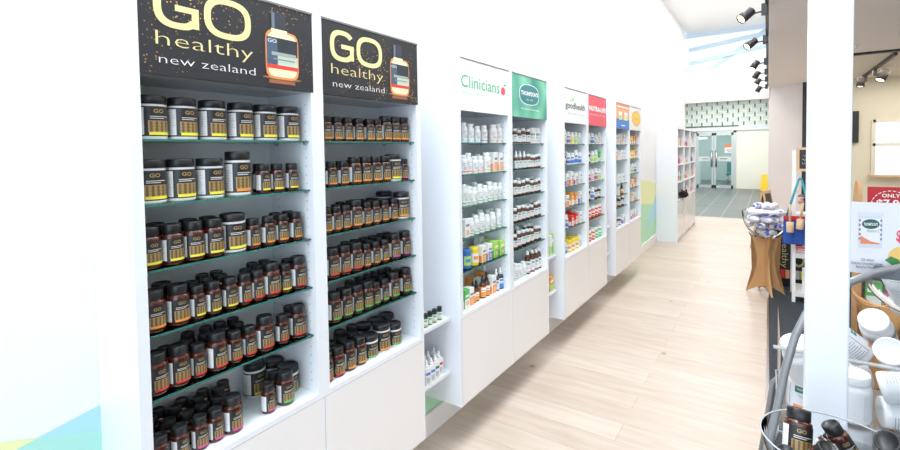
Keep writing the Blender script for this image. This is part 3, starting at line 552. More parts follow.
# niches between the cabinets
NL = ['white two shelf niche between the black sign and apple sign cabinets', 'white two shelf niche between the green sign and leaf sign cabinets', 'white two shelf niche between the red sign and orange sign cabinets']
NZ = [(.738, .443), (.787, .496), (.80, .50)]
for k in range(3):
    y0 = P0[k] + PW + .001; y1 = P0[k + 1] - .001
    root = thing('niche_shelf_unit', NL[k], 'shelf unit', (WX, y0, .42), 0, 'shelf niches between the cabinets')
    inv = Vector((-WX, -y0, -.42))
    b = MB(); b.box(WX + .001, WX + .008, y0, y1, NZ[k][1] - .018, 2.165, laminate); o = b.build('back_panel', root); o.location = inv
    for z in NZ[k]:
        b = MB(); b.rbox(WX + .009, -1.435, y0, y1, z - .018, z, laminate, .001, 1); o = b.build('shelf', root); o.location = inv

# ------------------------------------------------------------------ goods: one mesh per kind of part, shared by its copies
def ribbed_cap(r, z0, z1, m, seg=40):
    b = MB(); b.lathe([(r * .97, z0), (r, z0 + .001), (r, z1 - .003), (r * .93, z1), (r * .80, z1), (r * .78, z1 - .0012), (.0005, z1 - .0012)], m, seg, wob=lambda k: 1 - .018 * (k % 2)); return b
def go_label(r, z0, h, band, jar=False):
    b = MB(); R = r + .0004; q = R
    b.patch(R, -1.85, 1.9, z0, z0 + h, lblack)
    R += .0003
    b.patch(R, -1.75, -.80, z0 + .05 * h, z0 + .95 * h, paper)
    for k in range(9): b.patch(R + .0002, -1.68, -.88 - .12 * (k % 3), z0 + (.12 + .088 * k) * h, z0 + (.135 + .088 * k) * h, mat('label_fine_print', (.5, .51, .54), .6))
    b.patch(R, -.55, 1.15, z0 + .13 * h, z0 + .58 * h, gold)
    for k in range(5): b.patch(R + .0002, -.45 + .34 * k, -.29 + .34 * k, z0 + .13 * h, z0 + .50 * h, goldd, 1)
    for k in range(3): b.patch(R + .00025, -.55, 1.15, z0 + (.22 + .1 * k) * h, z0 + (.232 + .1 * k) * h, goldd)
    b.patch(R + .0003, -.55, 1.15, z0 + .52 * h, z0 + .70 * h, lblack)
    for k, w in enumerate((1.3, .9)): b.patch(R + .0005, -.42, -.42 + w, z0 + (.645 - .06 * k) * h, z0 + (.665 - .06 * k) * h, paper)
    b.patch(R + .0005, -.5, 1.1, z0 + .04 * h, z0 + .14 * h, pal(band))
    write(b, 'GO', lambda x, y: ((R + .0004) * math.cos(-.22 + .68 * x), (R + .0004) * math.sin(-.22 + .68 * x), z0 + (.775 + .13 * y) * h), gold, .03)
    b.recalc = False
    return b
def plain_label(r, z0, h, band, kind):
    b = MB(); R = r + .0004
    b.patch(R, -2.6, 2.6, z0, z0 + h, paper if kind != 'orange' else pal('o'))
    if kind == 'band':
        b.patch(R + .0003, -2.6, 2.6, z0 + .02 * h, z0 + .10 * h, pal(band)); b.patch(R + .0003, -.5, .6, z0 + .76 * h, z0 + .83 * h, mat('label_sage', (.42, .52, .46), .5) if band in 'cogr' else pal(band))
        b.patch(R + .0003, -.25, .75, z0 + .22 * h, z0 + .50 * h, mat('label_grey', (.55, .55, .58), .5))
        for k in range(3): b.patch(R + .0005, -.45, .45 - .15 * k, z0 + (.56 + .055 * k) * h, z0 + (.58 + .055 * k) * h, ink)
        for k in range(7): b.patch(R + .0004, -1.6, -.85, z0 + (.2 + .09 * k) * h, z0 + (.22 + .09 * k) * h, ink)
    elif kind == 'full':
        b.patch(R + .0003, -2.6, 2.6, z0 + .0 * h, z0 + .45 * h, pal(band)); b.patch(R + .0003, -.6, .6, z0 + .70 * h, z0 + .9 * h, pal(band)); b.patch(R + .0005, -.5, .5, z0 + .52 * h, z0 + .57 * h, ink)
    elif kind == 'oval':
        b.patch(R + .0003, -.45, .5, z0 + .66 * h, z0 + .86 * h, pal('t')); b.patch(R + .0005, -.3, .4, z0 + .74 * h, z0 + .77 * h, whitep)
        b.patch(R + .0003, -.2, .9, z0 + .05 * h, z0 + .11 * h, pal(band))
        for k in range(3): b.patch(R + .0005, -.45, .6 - .2 * k, z0 + (.32 + .09 * k) * h, z0 + (.35 + .09 * k) * h, ink)
        for k in range(7): b.patch(R + .0004, -1.7, -.9, z0 + (.15 + .1 * k) * h, z0 + (.18 + .1 * k) * h, ink)
    else:
        b.patch(R + .0003, -.7, .7, z0 + .5 * h, z0 + .9 * h, whitep); b.patch(R + .0005, -.6, .5, z0 + .62 * h, z0 + .70 * h, ink)
    b.recalc = False; return b
def bottle_body(r, hs, rn, hn, m, seg=24):
    b = MB(); b.lathe([(r * .86, 0), (r * .97, .0015), (r, .005), (r, hs - .004), (r * .97, hs), ((r + rn) * .55, hs + (hn - hs) * .6), (rn, hn), (rn, hn + .006)], m, seg); return b
KIND = {}
def kind(k):
    if k in KIND: return KIND[k]
    a, s = k[0], k[1]; parts = []
    def P(nm, b): parts.append((nm, b.mesh(nm)))
    W_ = {'y': 'yellow', 'o': 'orange', 'r': 'red', 'm': 'pink', 'g': 'green', 'p': 'purple', 'c': 'pale blue', 'b': 'blue', 'v': 'purple', 'G': 'lime', 'O': 'peach', 'w': 'white', 'W': 'white', 'k': 'black'}.get(s, '')
    if a in 'SM':
        r, H_ = (.0232, .098) if a == 'S' else (.0300, .115)
        P('bottle_body', bottle_body(r, H_ * .70, r * .78, H_ * .76, amber)); P('cap', ribbed_cap(r * .86, H_ * .765, H_, capblack)); P('label', go_label(r, H_ * .08, H_ * .58, s))
        nm, lb, ct = 'pill_bottle', 'brown bottle, black cap, %s label band' % W_, 'bottle'
    elif a in 'JT':
        if s == 'W':
            r, H_ = .0345, .115
            P('jar_body', bottle_body(r, .09, r * .85, .094, whiteplastic)); P('cap', ribbed_cap(r * .93, .092, H_, capwhite)); P('label', plain_label(r, .014, .068, 'r', 'oval')); nm, lb, ct = 'supplement_jar', 'wide white jar, green oval label', 'jar'
        else:
            r, H_ = (.0395, .122) if a == 'J' else (.039, .142)
            bodym = whiteplastic
            P('jar_body', bottle_body(r, H_ * .785, r * .85, H_ * .80, bodym)); P('cap', ribbed_cap(r * .97, H_ * .80, H_, capblack))
            P('label', go_label(r, H_ * .07, H_ * .68, 'y' if s in 'yw' else 'o')); nm, ct = 'supplement_jar', 'jar'
            lb = 'tall black-labelled jar, black cap' if a == 'T' else 'white jar, black cap, gold label'
    elif a == 'W':
        r, H_ = .0385, .100
        P('jar_body', bottle_body(r, H_ * .74, r * .85, H_ * .76, whiteplastic)); P('cap', ribbed_cap(r * .99, H_ * .76, H_, capblack, 48)); P('label', go_label(r, H_ * .07, H_ * .62, 'g')); nm, lb, ct = 'supplement_jar', 'squat wide jar, black lid', 'jar'
    elif a == 'w':
        r, H_ = (.028, .125) if s == 'O' else (.0232, .112)
        P('bottle_body', bottle_body(r, H_ * .74, r * .72, H_ * .80, whiteplastic)); P('cap', ribbed_cap(r * .80, H_ * .80, H_, capwhite)); P('label', plain_label(r, H_ * .10, H_ * .58, s, 'band' if s in 'cogrOp' else 'full')); nm, lb, ct = 'pill_bottle', 'white bottle, %s label band' % W_, 'bottle'
    elif k == 'bT':
        P('bottle_body', bottle_body(.0208, .095, .010, .125, amber2)); P('cap', ribbed_cap(.0115, .128, .150, capwhite)); P('label', plain_label(.0208, .012, .075, 'r', 'oval')); nm, lb, ct = 'tonic_bottle', 'tall brown tonic bottle, white cap', 'bottle'
    elif a == 'b':
        H_ = .100 if s == 'w' else .112
        P('bottle_body', bottle_body(.021, H_ * .72, .015, H_ * .82, amber2)); P('cap', ribbed_cap(.0165, H_ * .82, H_, capwhite)); P('label', plain_label(.021, H_ * .10, H_ * .48, 'r' if s == 'w' else 'g', 'oval')); nm, lb, ct = 'pill_bottle', '%s bottle, white cap, oval label' % ('brown' if s == 'w' else 'taller brown'), 'bottle'
    elif a in 'dD':
        big = a == 'D' or s in 'bB'; r, H_ = (.0215, .080) if big else (.0175, .066)
        P('bottle_body', bottle_body(r, H_, .009, H_ + .014, amber2 if s != 'B' else mat('dark_blue_glass', (.02, .04, .08), .15)))
        cm = capblack if s == 'k' else capwhite
        b = MB(); b.lathe([(.0115, H_ + .014), (.0115, H_ + .030), (.007, H_ + .032), (.0075, H_ + .046), (.005, H_ + .056), (.002, H_ + .058)], cm, 14); P('dropper', b)
        P('label', plain_label(r, .008, H_ * .78, 'b', {'k': 'orange', 'w': 'oval', 'b': 'oval', 'B': 'full'}[s])); nm, lb, ct = 'dropper_bottle', '%s dropper bottle, %s label' % ('black-topped' if s == 'k' else 'white-topped', {'k': 'orange', 'w': 'white', 'b': 'white', 'B': 'blue'}[s]), 'bottle'
    elif a == 'u':
        r = .030; m1 = mat('tub_blue', (.04, .18, .55), .35) if s == 'b' else mat('tub_yellow', (.88, .66, .05), .35)
        P('tub_body', bottle_body(r, .082, r * .9, .086, m1)); P('lid', ribbed_cap(r * .98, .085, .105, m1)); b = MB(); b.patch(r + .0005, -.9, .9, .018, .07, pal('G' if s == 'b' else 'w')); b.patch(r + .0008, -.5, .5, .035, .055, pal('b' if s == 'b' else 'o')); b.recalc = False; P('label', b); nm, lb, ct = 'tub', '%s tub with a screw lid' % W_, 'tub'
    elif a == 'j':
        r = .028; m1 = pal('r') if s == 'r' else pal('g')
        P('jar_body', bottle_body(r, .075, r * .85, .080, mat('jar_orange_red', (.75, .12, .04), .3) if s == 'r' else m1)); P('cap', ribbed_cap(r * .93, .080, .102, capwhite)); b = MB(); b.patch(r + .0005, -.8, .8, .02, .065, paper); b.patch(r + .0008, -.6, .6, .03, .045, m1); b.recalc = False; P('label', b); nm, lb, ct = 'supplement_jar', '%s jar with a white cap' % W_, 'jar'
    else:
        m1 = {'t': paper, 'w': paper, 'g': pal('G'), 'G': pal('g'), 'o': paper, 'O': pal('o'), 'b': paper, 'v': paper, 'r': pal('r')}[s]; m2 = pal({'t': 'O', 'w': 'w', 'g': 'g', 'G': 'w', 'o': 'o', 'O': 'w', 'b': 'b', 'v': 'v', 'r': 'w'}[s])
        H_ = {'t': .115, 'w': .112}.get(s, .105)
        b = MB(); b.rbox(-.025, .025, -.0255, .0255, 0, H_, m1, .0012, 1); P('box', b)
        b = MB(); b.box(.025, .0256, -.024, .024, .004, H_ * .5, m2); b.box(.0256, .0259, -.018, .018, H_ * .6, H_ * .72, ink if m1 is paper else paper); b.box(-.02, .02, -.0261, -.0255, .004, H_ * .4, m2); b.box(.0256, .0260, -.012, .014, H_ * .15, H_ * .4, pal('O') if s != 'O' else paper); P('printed_panel', b)
        nm, lb, ct = 'carton', '%s carton' % {'t': 'pale peach', 'w': 'plain white', 'g': 'lime green', 'G': 'dark green', 'o': 'white and orange', 'O': 'orange', 'b': 'white and blue', 'v': 'white and purple', 'r': 'red'}[s], 'box'
    KIND[k] = (nm, lb, ct, parts); return KIND[k]
def put(k, loc, rz, label, group, tilt=None):
    nm, lb, ct, parts = kind(k)
    first = parts[0]
    o = link(nm, first[1], None, loc, rz); tag(o, label % lb if '%' in label else label, ct, group)
    if tilt is not None: o.rotation_euler = tilt
    for pn, me in parts[1:]: link(pn, me, o)
    return o
rr = random.Random(5)
for (bay, sh), lst in ITEMS.items():
    zz = ([1.693, 1.515, 1.335, 1.156, .978, .755] if bay != 6 else [1.693, 1.515, 1.245, 1.112, .978, .755])[sh] + .0003
    rows = {}
    for it in lst: rows.setdefault(it[3], []).append(it)
    for r, its in rows.items():
        its.sort(key=lambda t: t[2])
        for n_, (k, x, y, _) in enumerate(its):
            va = math.atan2(-y, -x); va = va * .78
            rz = va + .24 + rr.uniform(-.16, .16)
            if k[0] == 'c': rz = rr.uniform(-.05, .05)
            rn = ['front row', 'second row', 'third row', 'back row'][r]
            o_ = put(k, (x, y, zz), rz, '%s, ' + '%s from left, %s, %s, %s' % (ORD[n_], rn, SHN[sh], BAYN[bay]), 'goods on the %s of the %s' % (SHN[sh], BAYN[bay]))
            if k[0] in 'wbc' and bay > 1: o_.scale = (1, 1, rr.uniform(.88, 1.10))
# goods in the niches
NB = [((0, 'nb'), (1.955, 1.990, 2.026, 2.066))]
b = MB()
def small_green(k):
    if k in KIND: return
    parts = []
    parts.append(('bottle_body', bottle_body(.0135, .048, .011, .054, mat('green_glass', (.04, .12, .06), .15)).mesh('bottle_body')))
    parts.append(('cap', ribbed_cap(.0135, .053, .070, capblack, 24).mesh('cap')))
    l_ = MB(); l_.patch(.0139, -1.6, 1.6, .006, .044, paper); l_.patch(.0142, -.6, .6, .030, .038, pal('g')); l_.patch(.0142, -.8, .8, .008, .014, pal('G')); l_.recalc = False
    parts.append(('label', l_.mesh('label'))); KIND[k] = ('pill_bottle', 'small green glass bottle, black cap', 'bottle', parts)
small_green('nb')
for n_, y in enumerate((1.915, 1.955, 1.997, 2.042)): put('nb', (-1.465 - .0 * n_, y, .7386), -.7, 'small green glass bottle, black cap, %s from left on the nearest niche upper shelf' % ORD[n_], 'green bottles in the nearest niche')
for c, col in (('nB', 'b'), ('nT', 't'), ('nR', 'r')):
    t = MB(); t.rbox(-.0175, .0175, -.0175, .0175, 0, .088, paper, .001, 1); pz = [('box', t.mesh('box'))]
    t = MB(); t.box(.0175, .0179, -.014, .014, .052, .066, pal(col)); t.box(-.0179, -.0175, -.014, .014, .052, .066, pal(col)); t.box(.0175, .0178, -.012, .010, .012, .040, mat('carton_grey', (.5, .52, .55), .5)); t.box(-.014, .014, -.0179, -.0175, .010, .044, pal(col)); t.box(-.014, .014, -.018, -.0175, .055, .066, ink); pz.append(('printed_panel', t.mesh('printed_panel')))
    KIND[c] = ('carton', 'carton', 'box', pz)
    t = MB(); t.lathe([(.012, 0), (.012, .010), (.007, .013), (.0062, .030), (.004, .034)], capwhite, 14); KIND[c + 'p'] = ('spray_nozzle', '', '', [('spray_nozzle', t.mesh('spray_nozzle'))])
for n_, (c, x, y, w) in enumerate((('nB', -1.455, 1.905, 'blue'), ('nB', -1.455, 1.945, 'blue'), ('nT', -1.46, 1.99, 'green'), ('nT', -1.505, 1.955, 'green'), ('nR', -1.47, 2.035, 'red'), ('nR', -1.515, 2.00, 'red'), ('nR', -1.52, 2.06, 'red'))):
    o = put(c, (x, y, .4436), rr.uniform(-.1, .1) - .3, '%s-printed spray carton, %s from left, %s row, nearest niche lower shelf' % (w, ORD[[0, 1, 2, 0, 3, 1, 2][n_]], 'back' if x < -1.5 else 'front'), 'spray cartons in the nearest niche')
    link('spray_nozzle', KIND[c + 'p'][3][0][1], o, (0, 0, .088))
def carton(name, loc, sx, sy, h, m1, m2, label, group, rz=0):
    t = MB(); t.rbox(-sx / 2, sx / 2, -sy / 2, sy / 2, 0, h, m1, .0012, 1); o = t.build(name, None, loc); o.rotation_euler.z = rz; tag(o, label, 'box', group)
    t = MB(); t.box(sx / 2, sx / 2 + .0006, -sy * .44, sy * .44, h * .08, h * .45, m2); t.box(sx / 2, sx / 2 + .0006, -sy * .38, sy * .38, h * .6, h * .75, whitep); t.box(-sx * .44, sx * .44, -sy / 2 - .0006, -sy / 2, h * .1, h * .5, m2); t.box(-sx * .3, sx * .3, -sy / 2 - .0006, -sy / 2, h * .62, h * .76, whitep); t.build('printed_panel', o)
g = 'cartons in the middle niche'
carton('carton', (-1.475, 3.50, .7876), .05, .045, .155, pal('g'), paper, 'tall green carton at the left of the middle niche upper shelf', g)
carton('carton', (-1.475, 3.575, .7876), .06, .045, .165, paper, pal('G'), 'tall white and lime carton, middle of the middle niche upper shelf', g)
carton('carton', (-1.48, 3.632, .7876), .05, .035, .17, pal('G'), pal('g'), 'tall lime carton at the right of the middle niche upper shelf', g)
carton('carton', (-1.475, 3.52, .4966), .05, .05, .09, pal('g'), pal('b'), 'low green carton at the left of the middle niche lower shelf', g)
carton('carton', (-1.48, 3.60, .4966), .06, .07, .115, mat('carton_orange', (.85, .38, .06), .5), pal('G'), 'orange carton at the right of the middle niche lower shelf', g)
carton('carton', (-1.475, 5.15, .8006), .05, .06, .11, pal('r'), pal('O'), 'red carton on the farthest niche upper shelf', 'cartons in the farthest niche')
carton('carton', (-1.475, 5.15, .5006), .05, .06, .16, mat('carton_pink', (.85, .35, .30), .5), pal('w'), 'pink carton on the farthest niche lower shelf', 'cartons in the farthest niche')
# ------------------------------------------------------------------ tall shelf units at the far end of the left wall
FUR = noisy('black_fur', (.01, .008, .008), (.03, .02, .02), 60, .9, .6)
cols = ['o', 'r', 'w', 'O', 'y', 'm', 'g', 'k']
UL = ['nearest of the three tall white shelf units beyond the cabinets', 'middle one of the three tall white shelf units beyond the cabinets', 'farthest of the three tall white shelf units beyond the cabinets']
CN = ['top opening', 'second opening', 'third opening', 'bottom opening']
rr = random.Random(11)
for u in range(3):
    y0 = 8.885 + u * .80; y1 = y0 + .785; x0, x1 = WX + .001, -1.285
    root = thing('tall_shelf_unit', UL[u], 'shelf unit', (WX + .001, y0, 0), 0, 'tall shelf units'); inv = Vector((-WX - .001, -y0, 0))
    b = MB()
    b.box(x0, x1, y0, y0 + .03, 0, 2.0, laminate); b.box(x0, x1, y1 - .03, y1, 0, 2.0, laminate); b.box(x0, x1, y0 + .03, y1 - .03, 1.97, 2.0, laminate); b.box(x0, x0 + .012, y0 + .03, y1 - .03, 0, 1.97, laminate)
    b.box(x0 + .012, x1 - .02, y0 + .03, y1 - .03, .0, .05, laminate)
    o = b.build('carcass', root); o.location = inv
    for z in (.70, 1.02, 1.33, 1.65):
        b = MB(); b.rbox(x0 + .012, x1 - .004, y0 + .031, y1 - .031, z, z + .02, laminate, .001, 1); o = b.build('shelf', root); o.location = inv
    for z in (.055, .375):
        b = MB(); b.rbox(x1 - .018, x1, y0 + .033, y1 - .033, z, z + .315, laminate_door, .002, 1); o = b.build('drawer', root); o.location = inv
    for c, z in enumerate((1.671, 1.351, 1.041, .721)):
        n_ = 2 + (u + c) % 2
        for k in range(n_):
            if u == 0 and c == 3: continue
            y = y1 - .12 - k * .17 - rr.uniform(0, .03); hh = rr.uniform(.10, .2)
            m1 = pal(cols[(u * 5 + c * 3 + k * 2) % 8])
            if (k + c) % 2: carton('carton', (x1 - .08, y, z), .08, .09, hh, paper, m1, 'carton with a coloured panel, %s from right, %s, %s tall shelf unit' % (ORD[k], CN[c], ['nearest', 'middle', 'farthest'][u]), 'goods in the tall shelf units')
            else:
                b = MB(); b.lathe([(.03, 0), (.032, .004), (.032, hh * .7), (.018, hh * .8), (.018, hh), (.0005, hh)], m1, 16); o = b.build('bottle', None, (x1 - .07, y, z)); tag(o, 'coloured bottle, %s from right, %s, %s tall shelf unit' % (ORD[k], CN[c], ['nearest', 'middle', 'farthest'][u]), 'bottle', 'goods in the tall shelf units')
b = MB(); t = bmesh.new(); bmesh.ops.create_icosphere(t, subdivisions=3, radius=1)
for v in t.verts:
    n_ = 1 + .13 * math.sin(9 * v.co.x + 4 * v.co.z) * math.cos(7 * v.co.y); v.co = Vector((v.co.x * .08 * n_, v.co.y * .13 * n_, v.co.z * .065 * n_))
b.add(t, FUR, smooth=True); o = b.build('plush_toy', None, (-1.275, 9.50, .79)); tag(o, 'dark furry plush toy leaning out of the nearest tall white shelf unit', 'plush toy')
t = bmesh.new(); b = MB(); bmesh.ops.create_icosphere(t, subdivisions=2, radius=.042); b.add(t, FUR, Matrix.Translation((.03, -.11, .03)), True)
for sx in (-.02, .05): b.lathe([(.012, 0), (.014, .03), (.002, .045)], FUR, 8, Matrix.Translation((sx + .01, -.11, .06)))
b.build('head', o)

# ------------------------------------------------------------------ track lights on the edge of the dropped ceiling
warm = mat('lamp_glow', (1, .9, .7), .4, emit=(1, .74, .42), es=7)
b = MB(); b.box(-.032, -.002, 2.5, 12.3, ZB + .005, ZB + .035, mat('track_rail_grey', (.10, .10, .11), .4, .4)); o = b.build('track_rail'); tag(o, 'long dark lighting track along the edge of the dropped ceiling above the aisle', 'lighting track')
def track_lamp(loc, d, label, group, s=1.0, xo=-.06):
    root = thing('track_lamp', label, 'spotlight', loc, 0, group)
    b = MB(); b.rbox(-.025, .025, -.04, .04, -.05, .045, black, .004, 1); b.build('adapter_box', root)
    d = Vector(d).normalized(); p = Vector((xo, 0, -.015))
    b = MB(); b.tube([(-.02, 0, -.02), p * .5 + Vector((0, 0, -.012)), p + d * .02], .008, black, 8); b.build('arm', root)
    q = d.to_track_quat('Z', 'Y').to_matrix().to_4x4(); mx = Matrix.Translation(p - Vector((.04, 0, 0)) * (1 if xo < 0 else -1)) @ q @ Matrix.Scale(s, 4)
    b = MB(); b.lathe([(.028, -.035), (.043, -.03), (.046, .095), (.040, .095), (.036, .07), (.0005, .068)], mat('lamp_housing', (.035, .03, .03), .35), 22, mx, cap0=True, cap1=True); b.build('lamp_head', root)
    b = MB(); b.lathe([(.0375, .078), (.0375, .086), (.0005, .088)], warm, 22, mx); b.build('lamp_glass', root)
    return root
g = 'spotlights on the track above the aisle'
LN = ['nearest and largest of the black track spotlights above the aisle', 'second black track spotlight above the aisle', 'third track spotlight above the aisle', 'fourth track spotlight above the aisle', 'fifth track spotlight above the aisle', 'farthest track spotlight above the aisle']
for k, (y, z) in enumerate(((5.15, 0), (6.6, 0), (8.3, 0), (9.45, 0), (10.5, 0), (11.8, 0))):
    track_lamp((-.035, y, ZB - .045), (-.66, -.45, -.62) if k < 2 else (-.45, -.2 + .3 * (k % 2), -.8), LN[k], g, 1.0, -.08)
b = MB(); b.box(1.44, 1.475, 8.9, 11.6, 2.88, 2.928, black); o = b.build('track_rail'); tag(o, 'short black lighting track on the cream ceiling beyond the white post', 'lighting track')
track_lamp((1.457, 10.45, 2.835), (-.45, -.3, -.85), 'black spotlight on the cream ceiling track, right of the white post', 'cream ceiling spotlights', 1.5, .08)
track_lamp((1.457, 11.35, 2.84), (-.1, -.1, -1), 'black spotlight at the far end of the cream ceiling track', 'cream ceiling spotlights', 1.3, -.02)
b = MB(); b.lathe([(.06, -.012), (.065, 0)], whiteplastic, 20); o = b.build('downlight', None, (.81, 5.5, ZB)); tag(o, 'small round white downlight in the grey dropped ceiling', 'downlight')
b = MB(); b.lathe([(.035, 0), (.03, -.01), (.012, -.02), (.012, -.04), (.022, -.045)], whiteplastic, 14); o = b.build('sprinkler_head', None, (.93, 8.0, ZB)); tag(o, 'small white sprinkler head in the grey ceiling near the black strip', 'sprinkler')

# ------------------------------------------------------------------ far room, corridor, entrance
b = MB(); b.rbox(.60, 1.45, 11.95, 12.015, 1.69, 2.30, black, .006, 1); o = b.build('television'); tag(o, 'black wall-mounted television on the cream wall behind the white post', 'television')
b = MB(); b.box(.62, 1.43, 11.948, 11.951, 1.71, 2.28, mat('screen_dark', (.012, .014, .016), .35)); b.build('screen', o)
# board on wooden frame in the aisle end
root = thing('sandwich_board', 'small wooden-framed dark sandwich board at the far end of the aisle', 'sandwich board', (-.02, 9.1, 0), 1.25)
for s in (-1, 1):
    mx = Matrix.Rotation(s * .17, 4, 'X'); y = s * .165
    mx = Matrix.Translation((0, y, 0)) @ Matrix.Rotation(s * .17, 4, 'X')
    b = MB(); b.box(-.15, -.125, -.012, .012, 0.003, .95, pine, mx); b.box(.125, .15, -.012, .012, 0.003, .95, pine, mx); b.box(-.125, .125, -.012, .012, .90, .95, pine, mx); b.box(-.125, .125, -.012, .012, .12, .17, pine, mx); b.build('frame', root)
    b = MB(); b.box(-.125, .125, -.005, .005, .17, .90, lblack, mx); b.build('board', root)
root = thing('wet_floor_sign', 'yellow folding floor sign by the pale wall at the corridor end', 'floor sign', (-.10, 21.1, 0))
yel = mat('sign_yellow', (.90, .60, .03), .5)
for s in (-1, 1):
    b = MB(); t = .012
    mx = Matrix.Translation((0, s * .13, 0)) @ Matrix.Rotation(s * .22, 4, 'X')
    P = [(-.14, -t, .0), (.14, -t, 0), (.09, -t, .60), (-.09, -t, .60)]; Q = [(x, t, z) for x, _, z in P]
    v = [b.bm.verts.new(mx @ Vector(p)) for p in P + Q]; i = b.mi(yel)
    for q in ((0, 1, 2, 3), (7, 6, 5, 4), (0, 4, 5, 1), (1, 5, 6, 2), (2, 6, 7, 3), (3, 7, 4, 0)): b.bm.faces.new([v[j] for j in q])
    b.build('panel', root)
root = thing('reception_desk', 'grey and white reception desk behind the glass entrance doors', 'desk', (-3.05, 24.1, 0))
b = MB(); b.box(-.45, .20, -.3, .3, 0, .95, mat('desk_dark_front', (.25, .27, .24), .5)); b.build('desk_body', root)
b = MB(); b.box(.201, .52, -.3, .3, 0, .98, mat('desk_white_panel', (.75, .85, .88), .4)); b.build('desk_panel', root)
b = MB(); b.rbox(-.5, .2, -.35, .35, .951, .985, pine, .004, 1); b.build('desk_top', root)
for k, (x, h, m1) in enumerate(((-3.25, .18, pal('o')), (-3.05, .24, pal('k')), (-2.92, .14, pal('y')))):
    b = MB(); b.rbox(-.05, .05, -.05, .05, 0, h, m1, .005, 1); o = b.build('desk_box', None, (x, 24.0, .986)); tag(o, ['orange', 'black', 'yellow'][k] + ' small box standing on the reception desk', 'box', 'small things on the reception desk')
root = thing('waiting_chair', 'teal upholstered waiting chair behind the right glass door', 'chair', (-1.25, 24.6, 0)); tl = mat('teal_fabric', (.10, .28, .30), .8)
b = MB(); b.rbox(-.3, .3, -.28, .28, .38, .48, tl, .02, 2); b.build('seat', root); b = MB(); b.rbox(-.3, .3, .22, .30, .481, .95, tl, .02, 2); b.build('backrest', root)
for sx in (-.25, .25):
    for sy in (-.23, .23): b = MB(); b.tube([(sx, sy, 0), (sx, sy, .38)], .018, alu, 8); b.build('leg', root)
b = MB(); b.box(-1.42, -1.08, 21.478, 21.486, 1.62, 1.73, mat('notice_orange', (.85, .22, .06), .5)); b.box(-1.42, -1.08, 21.479, 21.486, 1.40, 1.62, paper); b.box(-1.36, -1.14, 21.476, 21.479, 1.50, 1.53, ink); b.box(-1.32, -1.18, 21.476, 21.479, 1.44, 1.46, ink); o = b.build('door_notice'); tag(o, 'white and orange notice on the right glass entrance door', 'notice')
b = MB(); b.box(-2.75, -2.2, 23.0, 23.25, 2.0, 2.06, mat('lamp_tube_glow', (1, 1, 1), .4, emit=(1, 1, 1), es=2.5)); b.box(-2.5, -2.47, 23.1, 23.13, 2.06, 2.85, alu); o = b.build('pendant_light'); tag(o, 'bright white strip light hanging behind the left glass door', 'light')

# ------------------------------------------------------------------ post
b = MB(); b.rbox(.099, .200, 1.76, 1.852, 0.004, ZB, mat('post_paint', (.78, .83, .90), .35), .006, 2); o = struct('trim_6', b)

# ------------------------------------------------------------------ plywood pedestals with a clear bowl
def pedestal_mesh():
    b = MB(); i = b.mi(plywood)
    prof = []
    N = 14
    for k in range(N + 1):
        t_ = k / N; z = .68 * t_; q = (t_ - .56) / .56 if t_ < .56 else (t_ - .56) / .44
        u = .082 + (.185 - .082) * abs(q) ** 1.8 if t_ < .56 else .082 + (.165 - .082) * abs(q) ** 1.9
        prof.append((u, z))
    out = [(u, z) for u, z in prof]
    top = [(.165 * math.cos(a), .68 - .07 * math.sin(a)) for a in [PI * k / 10 for k in range(1, 10)]]
    left = [(-u, z) for u, z in reversed(prof)]
    bot = [(-.13, .035), (-.07, .07), (0, .08), (.07, .07), (.13, .035)]
    out = out + top + left + bot
    return out
def pedestal(loc, rz, label):
    root = thing('plywood_pedestal', label, 'display stand', loc, rz, 'plywood pedestals'); out = pedestal_mesh()
    for n_, a in enumerate((0, math.radians(104))):
        b = MB(); i = b.mi(plywood); t = .010
        mx = Matrix.Rotation(a, 4, 'Z')
        f = [b.bm.verts.new(mx @ Vector((u, -t, z))) for u, z in out]; k_ = [b.bm.verts.new(mx @ Vector((u, t, z))) for u, z in out]
        b.bm.faces.new(f); b.bm.faces.new(k_[::-1]); L = len(out)
        for j in range(L): b.bm.faces.new([f[j], k_[j], k_[(j + 1) % L], f[(j + 1) % L]])
        bmesh.ops.triangulate(b.bm, faces=[q for q in b.bm.faces if len(q.verts) > 4])
        b.build('fin_panel', root)
    return root
def bowl_prof(r, d, n=10, th=.004):
    p = [(max(.0008, r * math.sin(PI / 2 * k / n)), d * (1 - math.cos(PI / 2 * k / n))) for k in range(n + 1)]
    inn = [(max(.0005, x - th), z + (th if k < n else 0)) for k, (x, z) in enumerate(p)]
    return p, inn
def clear_bowl(loc, r, d, label, group):
    b = MB(); p, inn = bowl_prof(r, d); b.lathe(p, acrylic, 36, cap0=False, cap1=False); o = b.build('clear_bowl', None, loc); tag(o, label, 'bowl', group)
    rim = MB(); rim.tube([(r * math.cos(a), r * math.sin(a), d) for a in [2 * PI * k / 40 for k in range(40)]], .0022, mat('clear_rim', (.42, .45, .47), .08, coat=.5), 8, True); rim.build('rim', o)
    return o
pedestal((-.013, 6.29, .0045), math.radians(6), 'plywood pedestal of crossed curved fins under the packet bowl')
clear_bowl((-.013, 6.29, .615), .232, .31, 'clear bowl heaped with white and blue packets on the plywood pedestal', 'clear display bowls')
pedestal((.60, 4.0, .0045), math.radians(35), 'plywood pedestal half hidden behind the white post and card sign')
